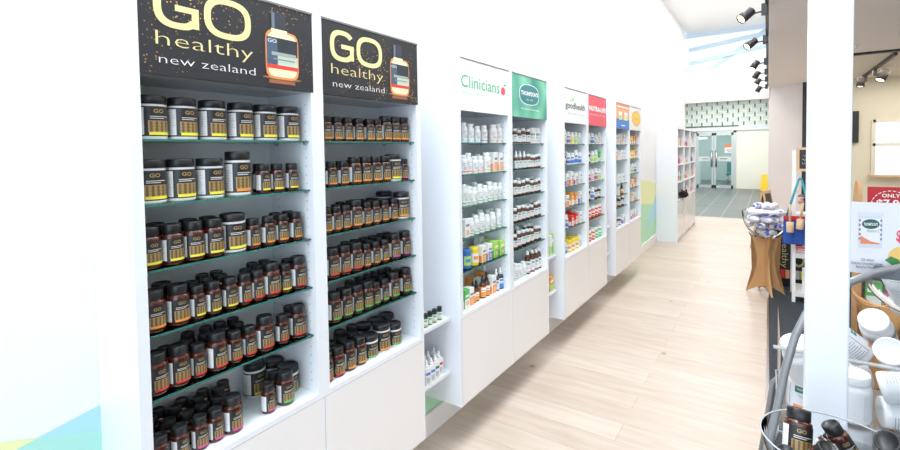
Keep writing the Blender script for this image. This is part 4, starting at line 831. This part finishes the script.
def packet_mat():
    m = mat('packet_wrap', (.8, .8, .84), .35, coat=.3); n, l, bb = nodes(m)
    tc = n.new('ShaderNodeTexCoord'); nz = n.new('ShaderNodeTexNoise'); nz.inputs['Scale'].default_value = 14
    oi = n.new('ShaderNodeObjectInfo'); ad = n.new('ShaderNodeVectorMath'); ad.operation = 'ADD'
    r = n.new('ShaderNodeValToRGB'); r.color_ramp.elements[0].position = .60; r.color_ramp.elements[0].color = (.80, .78, .84, 1); r.color_ramp.elements[1].position = .64; r.color_ramp.elements[1].color = (.10, .16, .62, 1)
    l.new(tc.outputs['Object'], ad.inputs[0]); l.new(oi.outputs['Location'], ad.inputs[1]); l.new(ad.outputs[0], nz.inputs['Vector']); l.new(nz.outputs[0], r.inputs[0]); l.new(r.outputs[0], bb.inputs['Base Color']); return m
PM = packet_mat()
b = MB(); b.lathe([(.012, -.084), (.024, -.078), (.009, -.068), (.027, -.060), (.034, -.048), (.0355, 0), (.034, .048), (.027, .060), (.009, .068), (.024, .078), (.012, .084)], PM, 14, wob=lambda k: 1 + .07 * math.sin(k * 2.4)); me_pk = b.mesh('wrapped_packet')
rr = random.Random(3); cnt = 0
for li, (z, rad) in enumerate(((.69, .12), (.766, .175), (.842, .21), (.918, .20), (.985, .12))):
    a = 1.0 * li + .3
    n_ = int(rad / .078)
    for r_ in range(-n_, n_ + 1):
        lat = r_ * .077; half = math.sqrt(max(0, rad * rad - lat * lat))
        cols_ = [0] if half < .165 else [-.09, .09]
        if li == 4 and abs(r_) > 1: continue
        for ax in cols_:
            x = -.013 + ax * math.cos(a) - lat * math.sin(a); y = 6.29 + ax * math.sin(a) + lat * math.cos(a)
            zz = z + rr.uniform(-.003, .004)
            o = link('wrapped_packet', me_pk, None, (x, y, zz)); o.rotation_euler = (PI / 2 * 0 + rr.uniform(0, 6), PI / 2 + rr.uniform(-.10, .10), a + rr.uniform(-.09, .09)); o.rotation_mode = 'XYZ'
            o.rotation_euler = (Matrix.Rotation(a + rr.uniform(-.10, .10), 3, 'Z') @ Matrix.Rotation(PI / 2 + rr.uniform(-.09, .09), 3, 'Y') @ Matrix.Rotation(rr.uniform(0, 6), 3, 'Z')).to_euler()
            tag(o, 'white and blue wrapped packet heaped in the bowl on the plywood pedestal', 'packet', 'wrapped packets in the pedestal bowl'); cnt += 1

# ------------------------------------------------------------------ white ladder rack, bag and the things behind it
root = thing('ladder_rack', 'white wooden ladder rack with slatted shelves behind the white post', 'display rack', (.235, 6.08, .0045))
for x in (.0, .42):
    for s, y in ((1, 0), (-1, .42)):
        b = MB(); mx = Matrix.Translation((x, y, 0)) @ Matrix.Rotation(-s * .10, 4, 'X'); b.box(-.015, .015, -.012, .012, 0, 1.60, white_trim, mx); b.build('post', root)
for z in (.08, .48, .90):
    y0 = .0 + z * .10; y1 = .42 - z * .10
    b = MB()
    for k in range(4):
        ya = y0 + (y1 - y0) * k / 4 + .018; b.box(.0155, .4045, ya, ya + (y1 - y0) / 4 - .012, z, z + .022, white_trim)
    b.box(.0155, .4045, y0 - .010, y0 + .010, z - .02, z + .022, white_trim); b.build('shelf', root)
for x, z, ya in ((.037, 1.300, -.085), (.037, 1.044, -.155), (-.038, 1.024, -.16)): b = MB(); b.tube([(x, .11 + z * .02, z), (x, ya, z)], .006, pine, 8); b.build('peg', root)
root = thing('chalkboard', 'small chalkboard in a pale wood frame hanging beside the white post', 'chalkboard', (.36, 6.155, 1.38))
b = MB(); b.box(-.11, -.085, -.01, .01, 0, .25, pine); b.box(.085, .11, -.01, .01, 0, .25, pine); b.box(-.085, .085, -.01, .01, 0, .025, pine); b.box(-.085, .085, -.01, .01, .225, .25, pine); b.build('frame', root)
b = MB(); b.box(-.085, .085, -.004, .006, .025, .225, lblack); b.build('board', root)
b = MB(); chalk = mat('chalk', (.55, .5, .35), .9)
for k, (z, w) in enumerate(((.16, .05), (.12, .07), (.08, .045))): b.tube([(-.06 + w * 2 * j / 14, -.006, z + .012 * math.sin(j * 2.1 + k)) for j in range(15)], .0022, chalk, 5)
b.build('chalk_scrawl', root)
# tote bag
bl = noisy('blue_canvas', (.02, .07, .32), (.03, .10, .42), 60, .85, .3); redc = mat('red_canvas', (.50, .02, .04), .8); tealc = mat('teal_webbing', (.04, .30, .36), .8)
root = thing('tote_bag', 'blue tote bag with red band and teal straps hanging by the white post', 'bag', (.27, 6.0, .63))
b = MB(); t = bmesh.new(); bmesh.ops.create_grid(t, x_segments=10, y_segments=8, size=.5)
def bagp(x, z, s): 
    w = .135 - .012 * (z - .5) - .02 * max(0, .2 - z); bul = .035 * math.cos(PI * x) ** .5 * (1 - (abs(z - .4) / .75) ** 2) if abs(x) < .5 else 0
    return Vector((x * 2 * w, s * (bul + .004), z * .245 + .02 * (x * x) * (1 - z)))
t.free()
for s in (-1, 1):
    G = [[b.bm.verts.new(bagp(-.5 + i_ / 10, j_ / 8, s)) for i_ in range(11)] for j_ in range(9)]
    for j_ in range(8):
        for i_ in range(10): f = b.bm.faces.new([G[j_][i_], G[j_][i_ + 1], G[j_ + 1][i_ + 1], G[j_ + 1][i_]]); f.material_index = b.mi(bl); f.smooth = True
bmesh.ops.remove_doubles(b.bm, verts=b.bm.verts, dist=.0095)
b.build('bag_body', root)
b = MB(); b.rbox(-.132, .132, -.022, .022, .246, .292, redc, .008, 2); b.build('red_band', root)
for s in (-1, 1):
    b = MB()
    for u in (-1, 1):
        p0_, p1_ = Vector((u * .105, s * .012, .28)), Vector((.005 + u * .012, s * .006, .675)); d = p1_ - p0_
        b.tube([p0_, p0_ + d * .5, p1_], .010, tealc, 8)
    b.tube([(-.008, s * .006, .672), (.005, s * .006, .684), (.018, s * .006, .672)], .010, tealc, 8); b.build('strap', root)
lw = noisy('light_wood', (.66, .46, .28), (.74, .55, .36), 10, .5)
for n_, (x, z0, zt, lab) in enumerate(((.272, .80, 1.05, 'light wooden cylinder on a long handle hanging before the blue bag, right of two'), (.195, .765, 1.03, 'light wooden cylinder on a long handle hanging before the blue bag, left of two'))):
    b = MB(); b.lathe([(.03, 0), (.032, .004), (.032, .10), (.029, .104)], lw, 20); o = b.build('wooden_cylinder', None, (x, 5.915 - .004 * n_, z0)); o.rotation_euler = (0, .08 - .1 * n_, 0); tag(o, lab, 'wooden toy', 'wooden toys hanging by the bag')
    b = MB(); b.tube([(.0, 0, .104), (.004 * (1 - n_), 0, zt - z0 + .02)], .011, pine, 10); b.build('handle', o)
b = MB(); t = bmesh.new(); bmesh.ops.create_uvsphere(t, u_segments=16, v_segments=10, radius=.026); b.add(t, whiteplastic, None, True); o = b.build('doll_ornament', None, (.285, 5.945, 1.13)); tag(o, 'small white doll-head ornament hanging in front of the tote bag straps', 'ornament')
b = MB(); b.lathe([(.027, .0), (.026, .012), (.012, .026), (.001, .029)], mat('doll_hair', (.16, .10, .10), .7), 16); b.build('hair', o)
b = MB(); b.lathe([(.008, 0), (.026, -.028), (.024, -.045)], mat('doll_dress', (.55, .22, .2), .7), 14, Matrix.Translation((0, 0, -.02))); b.build('dress', o)
# goods on the ladder rack
g = 'goods on the ladder rack'
for k, c in enumerate(('r', 'k', 'o', 'w')):
    carton('carton', (.31 + .085 * k, 6.23, .5075), .07, .10, .06 + .02 * (k % 2), pal(c), paper, 'low %s packet, %s from left on the rack shelf behind the blue bag' % ({'r': 'red', 'k': 'black', 'o': 'orange', 'w': 'white'}[c], ORD[k]), g, -PI / 2)
for k in range(5):
    b = MB(); b.box(-.09, .09, -.003, .003, 0, .25, [paper, mat('magazine_blue', (.30, .42, .55), .4), paper, pal('r'), paper][k]); b.box(-.07, .07, -.0036, -.003, .04, .12, mat('magazine_grey', (.35, .42, .46), .5)); b.box(-.07, .07, -.0036, -.003, .17, .22, [ink, pal('w'), pal('b'), pal('w'), ink][k])
    o = b.build('magazine', None, (.40 + .02 * k, 6.15 + .035 * k, .112)); o.rotation_euler = (-.10, 0, 0)
    tag(o, 'magazine leaning on the lowest shelf of the ladder rack, %s from front' % ORD[k], 'magazine', 'magazines on the ladder rack')
root = thing('display_box', 'black display box with gold vertical lettering behind the ladder rack', 'box', (.42, 6.80, .0045))
b = MB(); b.rbox(-.34, .34, -.11, .11, 0, .66, lblack, .003, 1); b.build('box', root)
b = MB(); gm = mat('print_pale_gold', (.55, .48, .25), .5)
def vt(x0, x1, z0, z1): return lambda u, v: (x0 + (x1 - x0) * v, -.111, z1 - (z1 - z0) * u)
for tx_, f_2, m_2, bo in (('new zealand', vt(-.325, -.300, .26, .52), mat('print_grey', (.5, .5, .5), .5), 0), ('healthy', vt(-.275, -.215, .22, .56), gm, 0), ('GO', vt(-.17, -.06, .24, .56), gm, .02)): b = MB(); write(b, tx_, f_2, m_2, bo); b.recalc = False; b.build('lettering', root)
b = MB()
for k in range(14): b.box(-.335 + .047 * k, -.295 + .047 * k, -.1125, -.1102, .10, .20, [pal('y'), pal('r'), pal('O'), gold, paper][k % 5])
b.build('printed_strip', root)

# ------------------------------------------------------------------ wooden shelf unit and red sign behind the post
root = thing('wooden_shelf_unit', 'plywood shelf unit with curved side tops behind the card sign', 'shelf unit', (1.0, 4.95, .0045))
for x in (-.40, .40):
    b = MB(); out = [(-.17, 0), (.17, 0), (.17, 1.05)] + [(.17 * math.cos(a), 1.12 + .24 * math.sin(a)) for a in [PI * k / 10 for k in range(0, 11)]] + [(-.17, 1.05)]
    f = [b.bm.verts.new((x - .01, y, z)) for y, z in out]; k_ = [b.bm.verts.new((x + .01, y, z)) for y, z in out]; b.mi(plywood); b.bm.faces.new(f); b.bm.faces.new(k_[::-1])
    for j in range(len(out)): b.bm.faces.new([f[j], k_[j], k_[(j + 1) % len(out)], f[(j + 1) % len(out)]])
    b.build('side_panel', root)
for z in (.06, .36, .68, 1.0): b = MB(); b.rbox(-.389, .389, -.16, .16, z, z + .02, plywood, .002, 1); b.build('shelf', root)
rr = random.Random(9)
for si, z in enumerate((.085, .385, .705)):
    for k in range(6):
        c = rr.choice('rogbwykm'); carton('carton', (.69 + .125 * k, 4.88, z), .09, .10, rr.uniform(.12, .22), pal(c), paper, '%s carton, %s from left, %s shelf of the plywood unit' % ({'r': 'red', 'o': 'orange', 'g': 'green', 'b': 'blue', 'w': 'white', 'y': 'yellow', 'k': 'black', 'm': 'pink'}[c], ORD[k], ['lowest', 'middle', 'upper'][si]), 'cartons in the plywood shelf unit', -PI / 2)
root = thing('price_sign', 'red price sign with a dashed circle above the card sign', 'sign', (.835, 4.66, 1.10)); redm = mat('price_red', (.50, .015, .03), .5)
b = MB(); b.rbox(-.215, .215, -.006, .006, .0, .235, redm, .002, 1); b.build('board', root)
b = MB()
for k in range(24):
    a0 = 2 * PI * k / 24; a1 = a0 + .17
    P = [(-.085 + .11 * math.cos(a), -.0065, .105 + .105 * math.sin(a)) for a in (a0, a1)] + [(-.085 + .105 * math.cos(a), -.0065, .105 + .100 * math.sin(a)) for a in (a1, a0)]
    b.face(P, whitep)
b.recalc = False; b.build('dashed_circle', root); b = MB(); write(b, 'ONLY', lambda u, v: (-.135 + .10 * u, -.0068, .160 + .026 * v), whitep, .02); b.recalc = False; b.build('lettering', root); b = MB(); write(b, '$7.90', lambda u, v: (-.165 + .16 * u, -.0068, .088 + .055 * v), whitep, .02); b.recalc = False; b.build('lettering', root)
b = MB(); b.box(-.01, .01, .007, .02, -.07, .1, steel); b.build('holder', root)

# ------------------------------------------------------------------ display stand of grey tube with bin and card, right foreground
root = thing('tube_display_stand', 'grey arched tube display stand holding the white jars behind the post', 'display stand', (.45, 2.2, .0045)); inv = Vector((-.45, -2.2, -.0045))
def pb(b, name): o = b.build(name, root); o.location = inv; return o
L_ = [(-.075, 1.82, .0), (-.03, 1.865, .40), (.012, 1.90, .65), (.032, 1.917, .751), (.054, 1.937, .887), (.081, 1.961, 1.00), (.112, 1.985, 1.075), (.165, 2.025, 1.135), (.235, 2.072, 1.182), (.30, 2.12, 1.212), (.375, 2.165, 1.232)]
Rr = [(.46, 2.17, 1.24), (.56, 2.17, 1.235), (.68, 2.17, 1.20), (.80, 2.16, 1.12), (.88, 2.14, .98), (.93, 2.11, .7), (.99, 2.06, 0)]
b = MB(); b.tube(L_ + Rr, .0125, greytube, 12); pb(b, 'front_arch')
b = MB(); b.tube([(-.03, 2.80, 0), (.03, 2.74, .50), (.06, 2.72, .555), (.84, 2.72, .555), (.87, 2.74, .50), (.95, 2.80, 0)], .0125, greytube, 10); pb(b, 'rear_frame')
b = MB()
for k in range(9): b.tube([(.06 + .095 * k, 2.12, .575), (.06 + .095 * k, 2.70, .575)], .003, steel, 6)
b.tube([(.04, 2.12, .575), (.86, 2.12, .575), (.86, 2.70, .575), (.04, 2.70, .575)], .006, greytube, 8, True)
b.tube([(.04, 2.12, .575), (.0, 1.90, .6)], .006, greytube, 8); b.tube([(.86, 2.12, .575), (.94, 2.1, .6)], .006, greytube, 8); pb(b, 'tray')
b = MB(); bx0, bx1, by0, by1, z0, z1 = .045, .85, 2.125, 2.69, .582, .900
for p in (((bx0, by0), (bx1, by0)), ((bx1, by0), (bx1, by1)), ((bx1, by1), (bx0, by1)), ((bx0, by1), (bx0, by0))):
    b.face([(p[0][0], p[0][1], z0), (p[1][0], p[1][1], z0), (p[1][0], p[1][1], z1), (p[0][0], p[0][1], z1)], acrylic)
b.face([(bx0, by0, z0), (bx0, by1, z0), (bx1, by1, z0), (bx1, by0, z0)], acrylic)
bn = pb(b, 'clear_bin')
b = MB(); b.box(.022, .87, 2.10, 2.125, .896, .901, mat('clear_rim', (.62, .66, .68), .08, coat=.5)); b.build('lip', bn)
b = MB(); b.tube([(.52 + .115 * math.cos(a), 2.46 + .115 * math.sin(a), 1.006) for a in [2 * PI * k / 24 for k in range(24)]], .005, greytube, 8, True)
b.tube([(.52, 2.575, 1.004), (.52, 2.715, .97), (.52, 2.72, .555)], .005, greytube, 8); b.tube([(.52, 2.345, 1.004), (.52, 2.22, 1.02), (.53, 2.18, 1.225)], .005, greytube, 8); pb(b, 'bowl_ring')
# big white jars
JR, JH = .056, .185
b = MB(); b.lathe([(JR * .86, 0), (JR * .96, .003), (JR, .010), (JR, .125), (JR * .95, .138), (JR * .80, .146), (JR * .80, .150)], whiteplastic, 32); mj = b.mesh('jar_body')
b = MB(); b.lathe([(JR * .90, .151), (JR * .91, .153), (JR * .91, .181), (JR * .87, .185), (JR * .80, .185), (JR * .78, .1835), (.0005, .1835)], capwhite, 72, wob=lambda k: 1 - .012 * (k % 2)); mcj = b.mesh('lid')
b = MB(); R = JR + .0005
b.patch(R, -2.7, 2.7, .02, .118, mat('jar_label_grey_white', (.70, .71, .74), .4)); b.patch(R + .0003, -.55, .55, .085, .110, pal('t'))
write(b, "THOMPSON'S", lambda x, y: ((R + .0006) * math.cos(-.42 + .84 * x), (R + .0006) * math.sin(-.42 + .84 * x), .094 + .009 * y), whitep)
write(b, 'Vitamin C', lambda x, y: ((R + .0005) * math.cos(-.30 + .8 * x), (R + .0005) * math.sin(-.30 + .8 * x), .066 + .012 * y), ink)
b.patch(R + .0003, -.6, .7, .024, .036, mat('jar_label_orange', (.80, .26, .10), .5))
for k in range(9): b.patch(R + .0004, -1.9 , -1.0 - .1 * (k % 3), .028 + .009 * k, .0302 + .009 * k, ink); b.patch(R + .0004, 1.1, 1.95, .028 + .009 * k, .0295 + .009 * k, ink)
b.patch(R + .0004, .95, 1.0, .024, .112, lblack, 1); b.patch(R + .0004, -.92, -.89, .024, .112, lblack, 1); b.recalc = False; mlj = b.mesh('label')
def big_jar(c, axis, roll, label, group='white jars in the tube stand'):
    ax = Vector(axis).normalized(); q = ax.to_track_quat('Z', 'Y').to_matrix() @ Matrix.Rotation(roll, 3, 'Z')
    loc = Vector(c) - ax * JH / 2
    o = link('vitamin_jar', mj, None, loc); o.rotation_euler = q.to_euler(); tag(o, label, 'jar', group); link('lid', mcj, o); link('label', mlj, o); return o
JS = [((.385, 2.60, .875), (-.25, -.70, .66), 0, 'white jar with upward tilted lid, rearmost of the heap right of the post'),
 ((.415, 2.455, .83), (-.30, -.85, .42), 2, 'white jar with its large lid facing the camera, right of the post'),
 ((.265, 2.52, .835), (-.75, -.15, .62), 1.5, 'white jar leaning left, half hidden by the right edge of the post'),
 ((.280, 2.34, .685), (0, -.06, 1), 1.6, 'upright white jar at the front of the heap beside the post'),
 ((.445, 2.33, .765), (.92, -.10, .30), .6, 'white jar lying with printed label towards the camera'),
 ((.45, 2.36, .645), (1, .12, .05), -1.4, 'white jar lying lowest in the heap at the right'),
 ((.115, 2.29, .80), (-.25, -.35, .9), 1, 'white jar seen left of the post behind the grey tube'),
 ((.13, 2.40, .645), (.05, .1, 1), 2, 'lower white jar behind the post in the clear bin'),
 ((.62, 2.50, .80), (.5, -.4, .7), 2, 'white jar at the far right of the clear bin, leaning right'),
 ((.27, 2.58, .66), (.9, .2, .1), .5, 'white jar lying at the back of the clear bin'),
 ((.56, 2.34, .85), (-.5, -.5, .5), 1, 'white jar on top of the heap under the clear bowl'),
 ((.62, 2.30, .70), (.1, -.5, .85), 0, 'white jar at the right front corner of the clear bin')]
for c, a, r, l_ in JS: big_jar(c, a, r, l_)
clear_bowl((.52, 2.46, .985), .205, .165, 'clear bowl of white jars below the card sign at the right edge', 'clear display bowls')
big_jar((.43, 2.425, 1.125), (-.35, -.45, .82), 0, 'white jar at the left of the clear bowl under the card sign', 'white jars in the upper bowl')
big_jar((.60, 2.42, 1.12), (.25, -.45, .85), 1, 'white jar at the right of the clear bowl under the card sign', 'white jars in the upper bowl')
big_jar((.52, 2.56, 1.13), (.0, .35, .93), 1, 'white jar at the back of the clear bowl under the card sign', 'white jars in the upper bowl')
# card sign
CY = 2.2
root = thing('card_sign', 'white card sign picturing a vitamin jar, clipped above the clear bowl', 'sign', (.42, CY, 1.19)); inv2 = Vector((-.42, -CY, -1.19))
def cb_(b, name, par=None): o = b.build(name, par or root); o.location = inv2 if par is None else (0, 0, 0); return o
b = MB(); b.box(.225, .66, CY - .0015, CY + .0015, 1.192, 1.446, mat('card_white', (.78, .79, .86), .5)); crd = cb_(b, 'card')
def card_pt(px, py):
    """artwork drawn in units of the card face"""
    return (.246 + (px - 850) * .00263, CY, 1.441 + .006 * (px - 850) / 52 - (py - 203) * .00362)
def cr(b, x0, x1, y0, y1, m, d): b.face([(card_pt(x, y)[0], CY - d, card_pt(x, y)[2]) for x, y in ((x0, y1), (x1, y1), (x1, y0), (x0, y0))], m)
b = MB(); cr(b, 859, 883, 214, 247, mat('card_jar_grey', (.66, .68, .76), .5), .002); cr(b, 858, 884.5, 212, 216, mat('card_cap_grey', (.70, .72, .80), .5), .0022); cr(b, 860.5, 881.5, 218, 243, mat('card_label_white', (.82, .82, .86), .5), .0024)
pts = [card_pt(871.5 + 9 * math.cos(a), 223.5 + 4.8 * math.sin(a)) for a in [2 * PI * k / 24 for k in range(24)]]; b.face([(x, CY - .0028, z) for x, y, z in pts][::-1], mat('card_deep_green', (.02, .10, .09), .5))
pts = [card_pt(*p) for p in ((861, 243), (861, 235), (865, 237), (872, 240.5), (881, 242), (881, 243))]; b.face([(x, CY - .0028, z) for x, y, z in pts], mat('card_orange', (.80, .25, .12), .5))
for k in range(5): cr(b, 859.2, 861.5, 219 + 4.5 * k, 221 + 4.5 * k, ink, .003); cr(b, 881, 883, 219 + 4.5 * k, 221 + 4.5 * k, ink, .003)
pts = [card_pt(904 + 15 * math.cos(a), 255 + 11 * math.sin(a)) for a in [2 * PI * k / 24 for k in range(24)]]; b.face([(x, CY - .0022, z) for x, y, z in pts][::-1], mat('card_fruit', (.85, .55, .16), .5))
pts = [card_pt(*p) for p in ((886, 258), (892, 254), (900, 257), (902, 262), (894, 263))]; b.face([(x, CY - .0026, z) for x, y, z in pts][::-1], mat('card_leaf', (.06, .25, .07), .5)); b.recalc = False; cb_(b, 'printed_jar')
def ct(text, x0, x1, yb, h, m, bold=0, d=.0032):
    b = MB()
    write(b, text, lambda u, v: (card_pt(x0 + (x1 - x0) * u, 0)[0], CY - d, card_pt(x0 + (x1 - x0) * u, yb - h * v)[2]), m, bold); b.recalc = False; cb_(b, 'lettering')
ct("THOMPSON'S", 864.5, 878.5, 225, 2.8, whitep, .02); ct('Vitamin C', 867.5, 880.5, 231.5, 3, ink); ct('250 tablets', 862, 875.5, 260, 2.6, ink, .015); ct('Delicious Chewable orange', 852, 884, 263.6, 2.6, ink, .015); ct('flavoured Vitamin C', 857, 880.5, 267.2, 2.6, ink, .015); ct('$', 897, 903, 239, 10, mat('card_red', (.80, .04, .12), .5), .03)
b = MB(); b.rbox(.312, .60, CY - .056, CY + .006, 1.190, 1.224, mat('clip_dark_grey', (.12, .14, .16), .5), .003, 1); cb_(b, 'clip')

# ------------------------------------------------------------------ clear bowl of dark bottles in front
BC = Vector((.139, 1.445, .79))
clear_bowl(tuple(BC), .150, .134, 'clear bowl of dark bottles in front of the white post', 'clear display bowls')
root = thing('bowl_stand', 'slim grey stand carrying the front bowl of dark bottles', 'display stand', (BC.x, BC.y, .0045))
b = MB(); b.tube([(0, 0, .012), (0, 0, .755)], .015, greytube, 12); b.build('pole', root); b = MB(); b.lathe([(.15, 0), (.15, .008), (.02, .014)], greytube, 28); b.build('base', root); b = MB(); b.tube([(.07 * math.cos(a), .07 * math.sin(a), .797) for a in [2 * PI * k / 20 for k in range(20)]], .004, greytube, 8, True)
for k in range(3): b.tube([(0, 0, .755), (.07 * math.cos(k * 2.1), .07 * math.sin(k * 2.1), .797)], .004, greytube, 6)
b.build('cradle', root)
def lay(k, c, axis, roll, label):
    nm, lb, ct_, parts = kind(k); H2 = {'S': .098, 'M': .114, 'J': .122, 'W': .100}[k[0]]
    ax = Vector(axis).normalized(); q = ax.to_track_quat('Z', 'Y').to_matrix() @ Matrix.Rotation(roll, 3, 'Z')
    o = put(k, Vector(c) - ax * H2 / 2, 0, label, 'dark bottles in the front bowl'); o.rotation_euler = q.to_euler()
def face_roll(axis, c):
    ax = Vector(axis).normalized(); M_ = ax.to_track_quat('Z', 'Y').to_matrix(); v = M_.transposed() @ (Vector((0, 0, 1.65)) - Vector(c)); return math.atan2(v.y, v.x)
for k, c, a, l_ in (('Mr', (.068, 1.45, .925), (.05, .35, .93), 'brown bottle with red and gold label standing tilted, left in the front bowl'),
        ('Sg', (.155, 1.455, .925), (-.50, -.04, .85), 'brown bottle leaning left in the middle of the front bowl'),
        ('Sy', (.045, 1.37, .875), (-.1, -.3, .95), 'brown bottle with white data panel at the left edge of the front bowl'),
        ('Sg', (.125, 1.50, .875), (.5, .2, .8), 'dark bottle at the back of the front bowl, half covered'),
        ('Mo', (.225, 1.47, .885), (.75, -.35, .45), 'brown bottle lying towards the right of the front bowl'),
        ('Mg', (.252, 1.425, .950), (-.45, -.55, .62), 'bottle with a big black cap tipped forward at the right of the front bowl'),
        ('So', (.190, 1.385, .905), (-.2, -.5, .8), 'small brown bottle with gold label in front of the leaning one, front bowl'),
        ('Sy', (.105, 1.385, .905), (.3, -.3, .85), 'small brown bottle with yellow label band standing mid front bowl'),
        ('So', (.155, 1.345, .86), (-.8, -.1, .3), 'brown bottle lying at the front of the front bowl')):
    lay(k, c, a, face_roll(a, c) + .15, l_)
